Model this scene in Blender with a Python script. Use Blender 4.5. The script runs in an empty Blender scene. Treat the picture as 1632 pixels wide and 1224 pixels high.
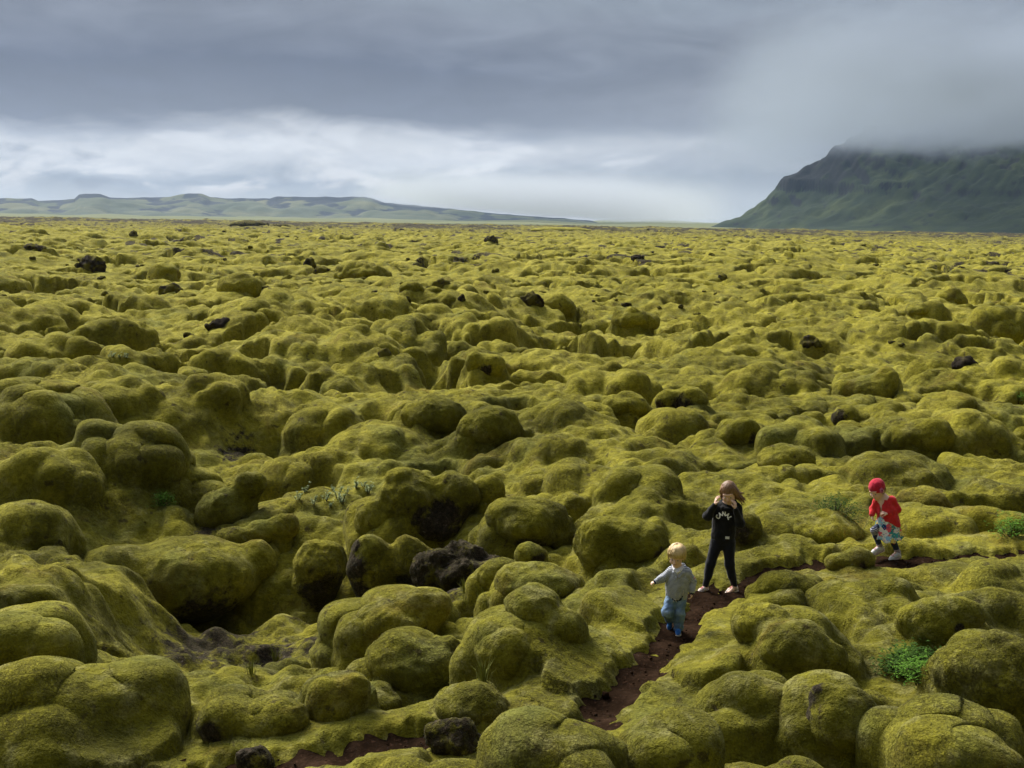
import bpy, math, random
import numpy as np
from mathutils import Vector, Matrix

random.seed(7)
rng = np.random.default_rng(11)
scene = bpy.context.scene
COL = scene.collection

# ------------------------------------------------------------------ camera numbers
PW, PH, FPX = 1632.0, 1224.0, 2000.0          # photo size, focal length in photo pixels
CAM_H = 4.2
PITCH = math.radians(7.35)
ROLL = math.radians(0.95)
cam_rot = Matrix.Rotation(math.pi / 2 - PITCH, 3, 'X') @ Matrix.Rotation(ROLL, 3, 'Z')
RM = np.array(cam_rot)


def ray(px, py):
    d = np.array([(px - PW / 2) / FPX, -(py - PH / 2) / FPX, -1.0])
    return RM @ d


def at(px, py, z=0.0):
    """point of the horizontal plane at height z seen at a place of the photo"""
    d = ray(px, py)
    t = (z - CAM_H) / d[2]
    return np.array([d[0] * t, d[1] * t, z])


def at_dist(px, py, dist):
    d = ray(px, py)
    t = dist / math.hypot(d[0], d[1])
    return np.array([0, 0, CAM_H]) + d * t


def project(p):
    q = RM.T @ (np.asarray(p, float) - np.array([0, 0, CAM_H]))
    return PW / 2 + FPX * q[0] / -q[2], PH / 2 - FPX * q[1] / -q[2]


# ------------------------------------------------------------------ noise
_perm = rng.permutation(256)
_perm = np.concatenate([_perm, _perm, _perm]).astype(np.int64)
_rand = rng.random((256, 4))
_g2 = np.stack([np.cos(np.arange(256) * 2.399), np.sin(np.arange(256) * 2.399)], 1)
_g3 = rng.normal(size=(256, 3))
_g3 /= np.linalg.norm(_g3, axis=1)[:, None]


def _h2(i, j, s):
    return _perm[(_perm[(_perm[(i + s) & 255] + j) & 255] + s * 7) & 255]


def _fade(t):
    return t * t * t * (t * (t * 6 - 15) + 10)


def noise2(x, y, s=0):
    xi = np.floor(x).astype(np.int64); yi = np.floor(y).astype(np.int64)
    fx = x - xi; fy = y - yi
    u = _fade(fx); v = _fade(fy)

    def g(a, b):
        h = _g2[_h2(xi + a, yi + b, s)]
        return h[..., 0] * (fx - a) + h[..., 1] * (fy - b)
    a = g(0, 0); b = g(1, 0); c = g(0, 1); d = g(1, 1)
    return ((a + (b - a) * u) * (1 - v) + (c + (d - c) * u) * v) * 1.5


def fbm2(x, y, oct=4, s=0, gain=0.5):
    r = 0; a = 1.0
    for k in range(oct):
        c, sn = math.cos(k * 1.1), math.sin(k * 1.1)
        r = r + a * noise2((x * c - y * sn) * 2 ** k + 17.3 * k, (x * sn + y * c) * 2 ** k - 9.1 * k, s + k)
        a *= gain
    return r


def noise3(x, y, z, s=0):
    xi = np.floor(x).astype(np.int64); yi = np.floor(y).astype(np.int64); zi = np.floor(z).astype(np.int64)
    fx = x - xi; fy = y - yi; fz = z - zi
    u = _fade(fx); v = _fade(fy); w = _fade(fz)

    def g(a, b, c):
        h = _perm[(_h2(xi + a, yi + b, s) + zi + c) & 255]
        q = _g3[h]
        return q[..., 0] * (fx - a) + q[..., 1] * (fy - b) + q[..., 2] * (fz - c)

    def mix(a, b, t):
        return a + (b - a) * t
    return 1.5 * mix(mix(mix(g(0, 0, 0), g(1, 0, 0), u), mix(g(0, 1, 0), g(1, 1, 0), u), v),
                     mix(mix(g(0, 0, 1), g(1, 0, 1), u), mix(g(0, 1, 1), g(1, 1, 1), u), v), w)


def domes(x, y, s=0, rmin=0.45, rmax=0.95, power=0.6, keep=1.0):
    """rounded bumps of random size packed in cells one unit wide: union of domes, creased between"""
    xi = np.floor(x).astype(np.int64); yi = np.floor(y).astype(np.int64)
    out = np.zeros_like(x)
    for a in (-1, 0, 1):
        for b in (-1, 0, 1):
            r = _rand[_h2(xi + a, yi + b, s)]
            dx = xi + a + 0.1 + 0.8 * r[..., 0] - x
            dy = yi + b + 0.1 + 0.8 * r[..., 1] - y
            rad = rmin + (rmax - rmin) * r[..., 2]
            q = np.clip(1 - (dx * dx + dy * dy) / (rad * rad), 0, 1) ** power
            amp = rad * (0.5 + 0.8 * r[..., 3]) * (r[..., 3] < keep)
            out = np.maximum(out, q * amp)
    return out


def cells(x, y, s=0):
    """F2 - F1 of a jittered cell pattern: 0 in the cracks, rising towards the middle of each block"""
    xi = np.floor(x).astype(np.int64); yi = np.floor(y).astype(np.int64)
    f1 = np.full_like(x, 9.0); f2 = np.full_like(x, 9.0); hv = np.zeros_like(x)
    for a in (-1, 0, 1):
        for b in (-1, 0, 1):
            r = _rand[_h2(xi + a, yi + b, s)]
            d = np.hypot(xi + a + r[..., 0] - x, yi + b + r[..., 1] - y)
            m = d < f1
            f2 = np.where(m, f1, np.minimum(f2, d)); hv = np.where(m, r[..., 2], hv); f1 = np.where(m, d, f1)
    return f2 - f1, hv


def sstep(a, b, x):
    t = np.clip((x - a) / (b - a), 0, 1)
    return t * t * (3 - 2 * t)


# ------------------------------------------------------------------ mesh helpers
def new_obj(name, verts, faces, mat=None, parent=None, smooth=True, attrs=None, loc=None):
    me = bpy.data.meshes.new(name)
    verts = np.asarray(verts, np.float32)
    if isinstance(faces, np.ndarray):
        n, k = faces.shape
        me.vertices.add(len(verts)); me.vertices.foreach_set('co', verts.ravel())
        me.loops.add(n * k); me.loops.foreach_set('vertex_index', faces.astype(np.int32).ravel())
        me.polygons.add(n)
        me.polygons.foreach_set('loop_start', np.arange(0, n * k, k, dtype=np.int32))
        me.polygons.foreach_set('loop_total', np.full(n, k, np.int32))
        me.update(calc_edges=True)
        me.validate()
    else:
        me.from_pydata([tuple(map(float, v)) for v in verts], [], faces)
    if smooth:
        me.polygons.foreach_set('use_smooth', np.ones(len(me.polygons), bool))
    for k, v in (attrs or {}).items():
        v = np.asarray(v, np.float32)
        if v.ndim == 1:
            a = me.attributes.new(k, 'FLOAT', 'POINT'); a.data.foreach_set('value', v)
        else:
            a = me.attributes.new(k, 'FLOAT_VECTOR', 'POINT'); a.data.foreach_set('vector', v.ravel())
    o = bpy.data.objects.new(name, me)
    COL.objects.link(o)
    if mat: me.materials.append(mat)
    if parent: o.parent = parent
    if loc is not None: o.location = loc
    return o


def tag(o, label=None, cat=None, group=None, kind=None):
    if label: o['label'] = label
    if cat: o['category'] = cat
    if group: o['group'] = group
    if kind: o['kind'] = kind
    return o


def empty(name, loc, rz=0.0):
    o = bpy.data.objects.new(name, None)
    COL.objects.link(o)
    o.location = loc; o.rotation_euler = (0, 0, rz); o.empty_display_size = 0.1
    return o


class MB:
    """plain vertex / face collector"""
    def __init__(s): s.v = []; s.f = []; s.a = []

    def add(s, v, f, a=0.0):
        n = len(s.v)
        s.v += [tuple(p) for p in v]; s.f += [tuple(i + n for i in q) for q in f]; s.a += [a] * len(v)

    def tube(s, pts, rad, n=6, a=0.0, flat=1.0):
        pts = [np.asarray(p, float) for p in pts]
        rings = []
        up = np.array([0.13, 0.31, 0.94])
        V = []; F = []
        for i, p in enumerate(pts):
            t = pts[min(i + 1, len(pts) - 1)] - pts[max(i - 1, 0)]
            t = t / (np.linalg.norm(t) + 1e-9)
            u = np.cross(t, up)
            if np.linalg.norm(u) < 0.1: u = np.cross(t, np.array([1.0, 0, 0]))
            u /= np.linalg.norm(u); w = np.cross(t, u)
            for k in range(n):
                c, sn = math.cos(2 * math.pi * k / n), math.sin(2 * math.pi * k / n)
                V.append(p + rad[i] * (u * c + w * sn * flat))
        for i in range(len(pts) - 1):
            for k in range(n):
                F.append((i * n + k, i * n + (k + 1) % n, (i + 1) * n + (k + 1) % n, (i + 1) * n + k))
        F.append(tuple(range(n - 1, -1, -1))); F.append(tuple((len(pts) - 1) * n + k for k in range(n)))
        s.add(V, F, a)

    def build(s, name, mat, parent=None, smooth=True, **k):
        return new_obj(name, s.v, s.f, mat, parent, smooth, {'tone': s.a} if any(s.a) else None, **k)


# ------------------------------------------------------------------ signed distance blobs -> mesh
class SDF:
    """smooth union of round cones and ellipsoids, meshed on a grid with surface nets"""
    def __init__(s): s.p = []

    def cone(s, a, b, ra, rb=None, k=0.02, sc=(1, 1, 1), neg=False):
        s.p.append(('c', np.array(a, float), np.array(b, float), ra, ra if rb is None else rb, k, np.array(sc, float), neg)); return s

    def chain(s, pts, rad, k=0.02, sc=(1, 1, 1)):
        for i in range(len(pts) - 1): s.cone(pts[i], pts[i + 1], rad[i], rad[i + 1], k, sc)
        return s

    def ell(s, c, r, k=0.02, rot=None, neg=False):
        s.p.append(('e', np.array(c, float), np.array(r, float), rot, None, k, None, neg)); return s

    def bounds(s):
        lo = np.full(3, 1e9); hi = -lo
        for p in s.p:
            if p[-1]: continue
            if p[0] == 'c':
                for q, r in ((p[1], p[3]), (p[2], p[4])):
                    lo = np.minimum(lo, q - r * p[6]); hi = np.maximum(hi, q + r * p[6])
            else:
                r = p[2] if p[3] is None else np.full(3, p[2].max())
                lo = np.minimum(lo, p[1] - r); hi = np.maximum(hi, p[1] + r)
        return lo, hi

    def mesh(s, vox, pad=3, floor=None):
        lo, hi = s.bounds()
        kmax = max(p[5] for p in s.p)
        lo = lo - pad * vox - kmax * 0.5; hi = hi + pad * vox + kmax * 0.5
        if floor is not None: lo[2] = max(lo[2], floor)
        n = np.maximum(4, np.ceil((hi - lo) / vox).astype(int) + 1)
        ax = [lo[i] + vox * np.arange(n[i]) for i in range(3)]
        G = np.full(n, 1.0, np.float32)
        for p in s.p:
            k = p[5]; m = k * 1.5 + 3 * vox
            if p[0] == 'c':
                rr = max(p[3], p[4]) * p[6]
                a = np.minimum(p[1], p[2]) - rr - m; b = np.maximum(p[1], p[2]) + rr + m
            else:
                rr = p[2] if p[3] is None else np.full(3, p[2].max())
                a = p[1] - rr - m; b = p[1] + rr + m
            i0 = np.clip(np.floor((a - lo) / vox).astype(int), 0, n); i1 = np.clip(np.ceil((b - lo) / vox).astype(int) + 1, 0, n)
            if np.any(i1 <= i0): continue
            sl = tuple(slice(i0[i], i1[i]) for i in range(3))
            X, Y, Z = np.meshgrid(*[ax[i][sl[i]] for i in range(3)], indexing='ij')
            if p[0] == 'c':
                sc = p[6]; A = p[1] / sc; B = p[2] / sc
                P = (X / sc[0] - A[0], Y / sc[1] - A[1], Z / sc[2] - A[2]); D = B - A
                L = D @ D + 1e-12
                t = np.clip((P[0] * D[0] + P[1] * D[1] + P[2] * D[2]) / L, 0, 1)
                d = np.sqrt((P[0] - t * D[0]) ** 2 + (P[1] - t * D[1]) ** 2 + (P[2] - t * D[2]) ** 2) - (p[3] + (p[4] - p[3]) * t)
                d *= sc.min()
            else:
                P = np.stack([X - p[1][0], Y - p[1][1], Z - p[1][2]], -1)
                if p[3] is not None: P = P @ np.array(p[3])      # rot: local = R^T p
                q = P / p[2]
                l = np.sqrt((q * q).sum(-1)) + 1e-9
                l2 = np.sqrt(((q / p[2]) ** 2).sum(-1)) + 1e-9
                d = l * (l - 1) / l2
            g = G[sl]
            if p[-1]:
                h = np.clip(0.5 - 0.5 * (g + d) / k, 0, 1)
                G[sl] = g + (-d - g) * h + k * h * (1 - h)
            else:
                h = np.clip(0.5 + 0.5 * (g - d) / k, 0, 1)
                G[sl] = g + (d - g) * h - k * h * (1 - h)
        return nets(G, lo, vox)


def nets(G, lo, vox):
    S = G < 0
    n = np.array(G.shape)
    c = S[:-1, :-1, :-1].astype(np.int8)
    cnt = np.zeros(n - 1, np.int8)
    for a in (0, 1):
        for b in (0, 1):
            for d in (0, 1):
                cnt += S[a:n[0] - 1 + a, b:n[1] - 1 + b, d:n[2] - 1 + d]
    act = (cnt > 0) & (cnt < 8)
    idx = np.full(n - 1, -1, np.int64)
    I = np.argwhere(act)
    idx[act] = np.arange(len(I))
    acc = np.zeros((len(I), 3)); num = np.zeros(len(I))
    co = [(a, b, d) for a in (0, 1) for b in (0, 1) for d in (0, 1)]
    val = {q: G[I[:, 0] + q[0], I[:, 1] + q[1], I[:, 2] + q[2]].astype(float) for q in co}
    for q in co:
        for ax in range(3):
            if q[ax]: continue
            r = list(q); r[ax] = 1; r = tuple(r)
            v0 = val[q]; v1 = val[r]
            m = (v0 < 0) != (v1 < 0)
            t = np.where(m, v0 / np.where(m, v0 - v1, 1), 0)
            p = np.tile(np.array(q, float), (len(I), 1)); p[:, ax] += t
            acc += p * m[:, None]; num += m
    V = lo + vox * (I + acc / num[:, None])
    F = []
    for ax in range(3):
        u, w = (ax + 1) % 3, (ax + 2) % 3
        a = [slice(None)] * 3; b = [slice(None)] * 3
        a[ax] = slice(0, -1); b[ax] = slice(1, None)
        s0 = S[tuple(a)]; s1 = S[tuple(b)]
        E = np.argwhere(s0 != s1)
        E = E[(E[:, u] > 0) & (E[:, w] > 0) & (E[:, u] < n[u] - 1) & (E[:, w] < n[w] - 1)]
        if not len(E): continue
        flip = ~s0[E[:, 0], E[:, 1], E[:, 2]]
        def cell(du, dw):
            Q = E.copy(); Q[:, u] += du; Q[:, w] += dw
            return idx[Q[:, 0], Q[:, 1], Q[:, 2]]
        q = np.stack([cell(-1, -1), cell(0, -1), cell(0, 0), cell(-1, 0)], 1)
        q[flip] = q[flip][:, ::-1]
        F.append(q)
    F = np.concatenate(F)
    F = F[(F >= 0).all(1)]
    return V, F


def relax(V, F, it=2, w=0.5):
    e = np.concatenate([F[:, [0, 1]], F[:, [1, 2]], F[:, [2, 3]], F[:, [3, 0]]])
    for _ in range(it):
        s = np.zeros_like(V); c = np.zeros(len(V))
        for i in range(3): s[:, i] = np.bincount(e[:, 0], V[e[:, 1], i], len(V)) + np.bincount(e[:, 1], V[e[:, 0], i], len(V))
        c = np.bincount(e[:, 0], minlength=len(V)) + np.bincount(e[:, 1], minlength=len(V))
        V = V + w * (s / np.maximum(c, 1)[:, None] - V)
    return V


def normals(V, F):
    n = np.cross(V[F[:, 2]] - V[F[:, 0]], V[F[:, 3]] - V[F[:, 1]])
    N = np.zeros_like(V)
    for k in range(4):
        for i in range(3): N[:, i] += np.bincount(F[:, k], n[:, i], len(V))
    return N / (np.linalg.norm(N, axis=1)[:, None] + 1e-12)


def pile(V, F, N, count, L, W, ok=None, rs=5, weight=None):
    """short moss fibres standing on the surface: narrow four-cornered blades, returned as vertices, faces and source vertex"""
    g = np.random.default_rng(rs)
    A = np.linalg.norm(np.cross(V[F[:, 2]] - V[F[:, 0]], V[F[:, 3]] - V[F[:, 1]]), axis=1)
    if ok is not None: A = A * ok[F].all(1)
    if weight is not None: A = A * weight[F].mean(1)
    if A.sum() <= 0: return np.zeros((0, 3)), np.zeros((0, 4), int), np.zeros(0, int)
    q = F[g.choice(len(F), count, p=A / A.sum())]
    u = g.random(count)[:, None]; v = g.random(count)[:, None]
    B = (V[q[:, 0]] * (1 - u) + V[q[:, 1]] * u) * (1 - v) + (V[q[:, 3]] * (1 - u) + V[q[:, 2]] * u) * v
    n = N[q].mean(1)
    tg = g.normal(size=(count, 3)); tg -= n * (tg * n).sum(1)[:, None]; tg /= np.linalg.norm(tg, axis=1)[:, None] + 1e-9
    d = n * g.uniform(.25, .75, count)[:, None] + tg; d[:, 2] -= .25
    d /= np.linalg.norm(d, axis=1)[:, None] + 1e-9
    s = np.cross(d, n) + g.normal(0, .25, (count, 3)); s /= np.linalg.norm(s, axis=1)[:, None] + 1e-9
    l = (L * g.uniform(.5, 1.3, count))[:, None]; w = (W * g.uniform(.6, 1.3, count))[:, None]
    B = B - n * l * .15
    bend = -n * .5
    P = np.stack([B - s * w * .5, B + s * w * .5, B + d * l + bend * l * .25 + s * w * .12, B + d * l + bend * l * .25 - s * w * .12], 1).reshape(-1, 3)
    return P, np.arange(count * 4).reshape(-1, 4), np.repeat(q[:, 0], 4)
# ------------------------------------------------------------------ materials
class NT:
    def __init__(s, name):
        s.m = bpy.data.materials.new(name); s.m.use_nodes = True
        s.t = s.m.node_tree; s.t.nodes.clear()
        s.out = s.n('ShaderNodeOutputMaterial')

    def n(s, typ, **k):
        nd = s.t.nodes.new(typ)
        for a, v in k.items():
            if a.startswith('i_'):
                key = a[2:]
                key = int(key) if key.isdigit() else key.replace('_', ' ')
                s.set(nd.inputs[key], v)
            else: setattr(nd, a, v)
        return nd

    def set(s, sock, v):
        if hasattr(v, 'is_output') or isinstance(v, bpy.types.NodeSocket): s.t.links.new(v, sock)
        else: sock.default_value = v

    def noise(s, vec, scale, detail=3, rough=0.5, dist=0.0):
        nd = s.n('ShaderNodeTexNoise'); nd.inputs['Scale'].default_value = scale
        nd.inputs['Detail'].default_value = detail; nd.inputs['Roughness'].default_value = rough
        nd.inputs['Distortion'].default_value = dist
        s.t.links.new(vec, nd.inputs['Vector']); return nd.outputs['Fac']

    def math(s, op, a, b=0.0, c=None, clamp=False):
        nd = s.n('ShaderNodeMath', operation=op, use_clamp=clamp); s.set(nd.inputs[0], a); s.set(nd.inputs[1], b)
        if c is not None: s.set(nd.inputs[2], c)
        return nd.outputs[0]

    def mapr(s, v, a, b, c=0.0, d=1.0, smooth=False):
        nd = s.n('ShaderNodeMapRange'); nd.clamp = True
        if smooth: nd.interpolation_type = 'SMOOTHSTEP'
        s.set(nd.inputs['Value'], v)
        for k, q in zip(('From Min', 'From Max', 'To Min', 'To Max'), (a, b, c, d)): s.set(nd.inputs[k], q)
        return nd.outputs['Result']

    def ramp(s, f, stops, mode='LINEAR'):
        nd = s.n('ShaderNodeValToRGB'); r = nd.color_ramp; r.interpolation = mode
        while len(r.elements) < len(stops): r.elements.new(0.5)
        for e, (p, c) in zip(r.elements, stops): e.position = p; e.color = (*c, 1)
        s.set(nd.inputs['Fac'], f); return nd.outputs['Color']

    def mix(s, f, a, b, mode='MIX'):
        nd = s.n('ShaderNodeMix', data_type='RGBA', blend_type=mode)
        s.set(nd.inputs['Factor'], f)
        for q, v in ((6, a), (7, b)): s.set(nd.inputs[q], (*v, 1) if isinstance(v, tuple) and len(v) == 3 else v)
        return nd.outputs[2]

    def bump(s, h, strength, dist, prev=None):
        nd = s.n('ShaderNodeBump'); nd.inputs['Strength'].default_value = strength; nd.inputs['Distance'].default_value = dist
        s.t.links.new(h, nd.inputs['Height'])
        if prev is not None: s.t.links.new(prev, nd.inputs['Normal'])
        return nd.outputs['Normal']

    def attr(s, name):
        return s.n('ShaderNodeAttribute', attribute_name=name)

    def bsdf(s, col, rough=0.8, spec=0.3, normal=None, sheen=0.0, tint=None, srough=0.5, **k):
        b = s.n('ShaderNodeBsdfPrincipled')
        s.set(b.inputs['Base Color'], (*col, 1) if isinstance(col, tuple) else col)
        s.set(b.inputs['Roughness'], rough); s.set(b.inputs['Specular IOR Level'], spec)
        if normal is not None: s.set(b.inputs['Normal'], normal)
        if sheen: 
            b.inputs['Sheen Weight'].default_value = sheen; b.inputs['Sheen Roughness'].default_value = srough
            if tint: b.inputs['Sheen Tint'].default_value = (*tint, 1)
        for a, v in k.items(): s.set(b.inputs[a.replace('_', ' ')], v)
        s.t.links.new(b.outputs[0], s.out.inputs['Surface']); return b


def pos_of(T): return T.n('ShaderNodeNewGeometry').outputs['Position']
def obj_of(T): return T.n('ShaderNodeTexCoord').outputs['Object']


def moss_material():
    T = NT('moss'); P = pos_of(T)
    patch = T.noise(P, 0.22, 3, 0.5, 0.6)
    mid = T.noise(P, 1.7, 3, 0.55, 0.4)
    fine = T.noise(P, 11.0, 4, 0.65)
    grain = T.noise(P, 52.0, 3, 0.7)
    # long fibre streaks combed along the lumps
    mp = T.n('ShaderNodeMapping'); mp.inputs['Scale'].default_value = (9, 9, 34); mp.inputs['Rotation'].default_value = (0.3, 0.25, 0.4)
    T.t.links.new(P, mp.inputs['Vector'])
    streak = T.noise(mp.outputs[0], 1.0, 3, 0.6, 1.2)
    sp = T.n('ShaderNodeSeparateXYZ'); T.t.links.new(P, sp.inputs[0])
    far_lit = T.mapr(sp.outputs['Y'], 13, 45, -0.045, 0.085)          # sunlit far field painted lighter and yellower, cloud-shaded foreground darker
    t = T.math('ADD', T.math('ADD', T.math('MULTIPLY', patch, 0.5), T.math('MULTIPLY', mid, 0.5)), far_lit)
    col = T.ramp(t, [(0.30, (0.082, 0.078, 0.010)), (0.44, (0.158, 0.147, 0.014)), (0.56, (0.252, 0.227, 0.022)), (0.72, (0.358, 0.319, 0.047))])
    # rusty brown areas
    br = T.mapr(T.noise(P, 0.9, 5, 0.6, 0.8), 0.58, 0.70)
    col = T.mix(T.math('MULTIPLY', br, 0.5), col, (0.125, 0.078, 0.016))
    # greyer dry fringe in streaks
    g = T.mapr(T.noise(P, 3.1, 5, 0.7, 0.5), 0.52, 0.68)
    col = T.mix(T.math('MULTIPLY', g, T.mapr(sp.outputs['Y'], 13, 30, 0.55, 0.22)), col, (0.31, 0.29, 0.115))
    gg = T.mapr(T.noise(P, 0.55, 5, 0.62, 0.7), 0.54, 0.66)
    col = T.mix(T.math('MULTIPLY', gg, 0.45), col, (0.150, 0.165, 0.045))
    v = T.math('ADD', T.mapr(fine, 0.3, 0.7, 0.65, 1.2), T.mapr(grain, 0.3, 0.7, -0.26, 0.26))
    v = T.math('ADD', v, T.mapr(streak, 0.3, 0.7, -0.14, 0.14))
    cv = T.n('ShaderNodeCombineColor')
    for i in range(3): T.t.links.new(v, cv.inputs[i])
    col = T.mix(1.0, col, cv.outputs[0], 'MULTIPLY')
    # small dark brown spots
    h1 = T.math('MAXIMUM', T.mapr(T.noise(P, 4.3, 4, 0.62, 0.2), 0.635, 0.69), T.mapr(T.noise(P, 1.9, 5, 0.7, 0.3), 0.66, 0.70))
    col = T.mix(T.math('MULTIPLY', h1, 0.8), col, (0.045, 0.034, 0.014))
    # bare lava where the mesh says so, ragged edge
    ra = T.attr('rock').outputs['Fac']
    rn = T.noise(P, 5.0, 5, 0.7)
    rf = T.mapr(T.math('ADD', ra, T.mapr(rn, 0.3, 0.7, -0.5, 0.5)), 0.35, 0.75)
    rcol = T.ramp(T.noise(P, 16, 5, 0.75), [(0.36, (0.010, 0.008, 0.006)), (0.52, (0.028, 0.021, 0.016)), (0.63, (0.065, 0.046, 0.034)), (0.70, (0.20, 0.19, 0.16))])
    col = T.mix(rf, col, rcol)
    # green living plants patches on the ground
    ga = T.attr('green').outputs['Fac']
    col = T.mix(T.mapr(T.math('ADD', ga, T.mapr(rn, 0.3, 0.7, -0.4, 0.4)), 0.4, 0.7), col, (0.06, 0.11, 0.006))
    # crinkles in patches: short creases, bumped in and their shade painted dark
    cz = T.noise(P, 6.5, 4, 0.62, 1.3)
    cr = T.mapr(T.math('ABSOLUTE', T.math('SUBTRACT', cz, 0.5)), 0.0, 0.035, 1.0, 0.0, True)
    cz2 = T.noise(P, 15.0, 3, 0.6, 1.0)
    cr2 = T.mapr(T.math('ABSOLUTE', T.math('SUBTRACT', cz2, 0.5)), 0.0, 0.04, 1.0, 0.0, True)
    cm = T.mapr(T.noise(P, 0.75, 4, 0.6, 0.4), 0.47, 0.62)
    crk = T.math('MULTIPLY', T.math('MAXIMUM', cr, T.math('MULTIPLY', cr2, 0.7)), cm)
    col = T.mix(T.math('MULTIPLY', crk, 0.55), col, (0.060, 0.050, 0.016))
    b0 = T.bump(crk, 0.8, 0.03); b0.node.invert = True
    b1 = T.bump(T.noise(P, 5.5, 5, 0.65), 0.8, 0.08, b0)
    b2 = T.bump(T.math('ADD', T.math('MULTIPLY', fine, 1.0), T.math('MULTIPLY', streak, 0.4)), 0.5, 0.03, b1)
    b3 = T.bump(grain, 0.8, 0.02, b2)
    T.bsdf(col, 0.95, 0.04, b3, sheen=0.12, tint=(0.85, 0.82, 0.45), srough=0.45)
    return T.m


def lava_material():
    T = NT('lava_rock'); P = pos_of(T)
    n = T.noise(P, 3.0, 6, 0.7)
    col = T.ramp(n, [(0.30, (0.012, 0.010, 0.008)), (0.5, (0.036, 0.029, 0.022)), (0.62, (0.070, 0.056, 0.040)), (0.72, (0.13, 0.12, 0.105))])
    ms = T.mapr(T.math('ADD', T.noise(P, 1.3, 5, 0.7), T.math('MULTIPLY', T.attr('rock').outputs['Fac'], -0.08)), 0.40, 0.50)
    col = T.mix(ms, col, (0.12, 0.108, 0.020))
    b = T.bump(T.noise(P, 7, 6, 0.75), 0.9, 0.12)
    T.bsdf(col, 0.95, 0.03, b)
    return T.m


def soil_material():
    T = NT('path_soil'); P = pos_of(T)
    n = T.noise(P, 3.0, 5, 0.6)
    col = T.ramp(n, [(0.3, (0.010, 0.006, 0.004)), (0.5, (0.020, 0.0118, 0.0072)), (0.7, (0.042, 0.025, 0.016))])
    peb = T.mapr(T.noise(P, 28, 3, 0.6), 0.60, 0.68)
    col = T.mix(T.math('MULTIPLY', peb, 0.6), col, (0.075, 0.04, 0.026))
    b = T.bump(T.noise(P, 14, 5, 0.7), 0.8, 0.04)
    T.bsdf(col, 1.0, 0.0, b)
    return T.m


def hill_material(name, a, b, c, crag, sc):
    """grass slopes with darker crags: crag attribute from the mesh"""
    T = NT(name); P = pos_of(T)
    n = T.noise(P, sc, 6, 0.6, 0.5)
    col = T.ramp(n, [(0.3, a), (0.5, b), (0.7, c)])
    mp = T.n('ShaderNodeMapping'); mp.inputs['Scale'].default_value = (1, 1, 0.25); T.t.links.new(P, mp.inputs['Vector'])
    n2 = T.noise(mp.outputs[0], sc * 3.5, 6, 0.7)
    f = T.mapr(T.math('ADD', T.attr('crag').outputs['Fac'], T.mapr(n2, 0.3, 0.7, -0.5, 0.5)), 0.4, 0.75)
    col = T.mix(f, col, crag)
    T.bsdf(col, 0.95, 0.1, T.bump(n2, 0.6, 1.5 / sc * 0.02))
    return T.m


def flat_material(name, col, rough=0.8, spec=0.3, var=0.25, sc=30, bump=0.0, **k):
    T = NT(name); P = obj_of(T)
    n = T.noise(P, sc, 4, 0.6)
    c = T.mix(T.mapr(n, 0.3, 0.7), tuple(x * (1 - var) for x in col), tuple(min(1, x * (1 + var)) for x in col))
    nm = T.bump(T.noise(P, sc * 3, 3, 0.6), 0.5, bump) if bump else None
    T.bsdf(c, rough, spec, nm, **k)
    return T.m


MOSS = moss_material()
LAVA = lava_material()
SOIL = soil_material()
# ------------------------------------------------------------------ lie of the land
CTRL = [(1075, 1015, 0), (1143, 945, .05), (1260, 905, .12), (1412, 890, .2), (1600, 885, .25), (1000, 1090, -.05), (930, 1150, -.1), (800, 1180, -.12), (540, 1205, -.15),
        (1600, 1130, .15), (1300, 1200, .0), (1500, 1000, .2), (1350, 800, .25), (1600, 780, .3), (1200, 1050, .15),
        (1300, 700, .1), (1500, 680, .2), (1340, 690, -.5), (1200, 760, .1),
        (300, 620, .55), (100, 600, .6), (450, 620, .45), (620, 620, .35), (800, 640, .2), (30, 700, .2), (170, 700, .25),
        (250, 830, -1.4), (340, 850, -1.6), (400, 760, -1.0), (480, 735, -.7), (640, 740, -.6), (700, 940, -1.0), (560, 975, -1.5), (510, 1020, -1.9), (330, 1015, -2.1), (400, 1025, -1.9), (320, 1060, -1.75), (420, 1070, -1.9), (490, 1075, -1.7), (480, 1125, -1.2),
        (150, 900, -.7), (30, 900, -.2), (40, 1060, -.3), (100, 1150, -.1), (250, 1190, -.3), (300, 1120, -.9), (600, 1150, -.7), (850, 900, -.55), (900, 1010, -.1), (700, 1050, -.7),
        (520, 800, -.8), (800, 780, -.4), (1000, 800, -.15), (1100, 740, .05), (950, 1060, .05), (1040, 1150, .05), (850, 1210, .1),
        (900, 700, .15), (700, 690, -.1), (560, 680, .0)]
_cp = np.array([at(*c) for c in CTRL])


def base_z(x, y):
    num = np.zeros_like(x); den = np.full_like(x, 0.012)
    for c in _cp:
        D = math.hypot(c[0], c[1]); e2 = (0.035 * D) ** 2
        w = 1.0 / ((x - c[0]) ** 2 + (y - c[1]) ** 2 + e2) ** 2
        num += w * c[2]; den += w
    return num / den


def hit(px, py):
    z = 0.0
    for _ in range(25):
        p = at(px, py, z)
        z = 0.5 * z + 0.5 * float(base_z(np.array([p[0]]), np.array([p[1]]))[0])
    return at(px, py, z)


# the trodden path, as points of the ground
PATH_PX = [(1700, 884), (1600, 886), (1500, 890), (1425, 891), (1330, 893), (1240, 910), (1160, 945), (1100, 980), (1060, 1030), (1010, 1080), (960, 1130), (915, 1165), (800, 1175), (690, 1180), (560, 1200), (420, 1222), (250, 1250)]
_pp = np.array([hit(*p) for p in PATH_PX])


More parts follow.
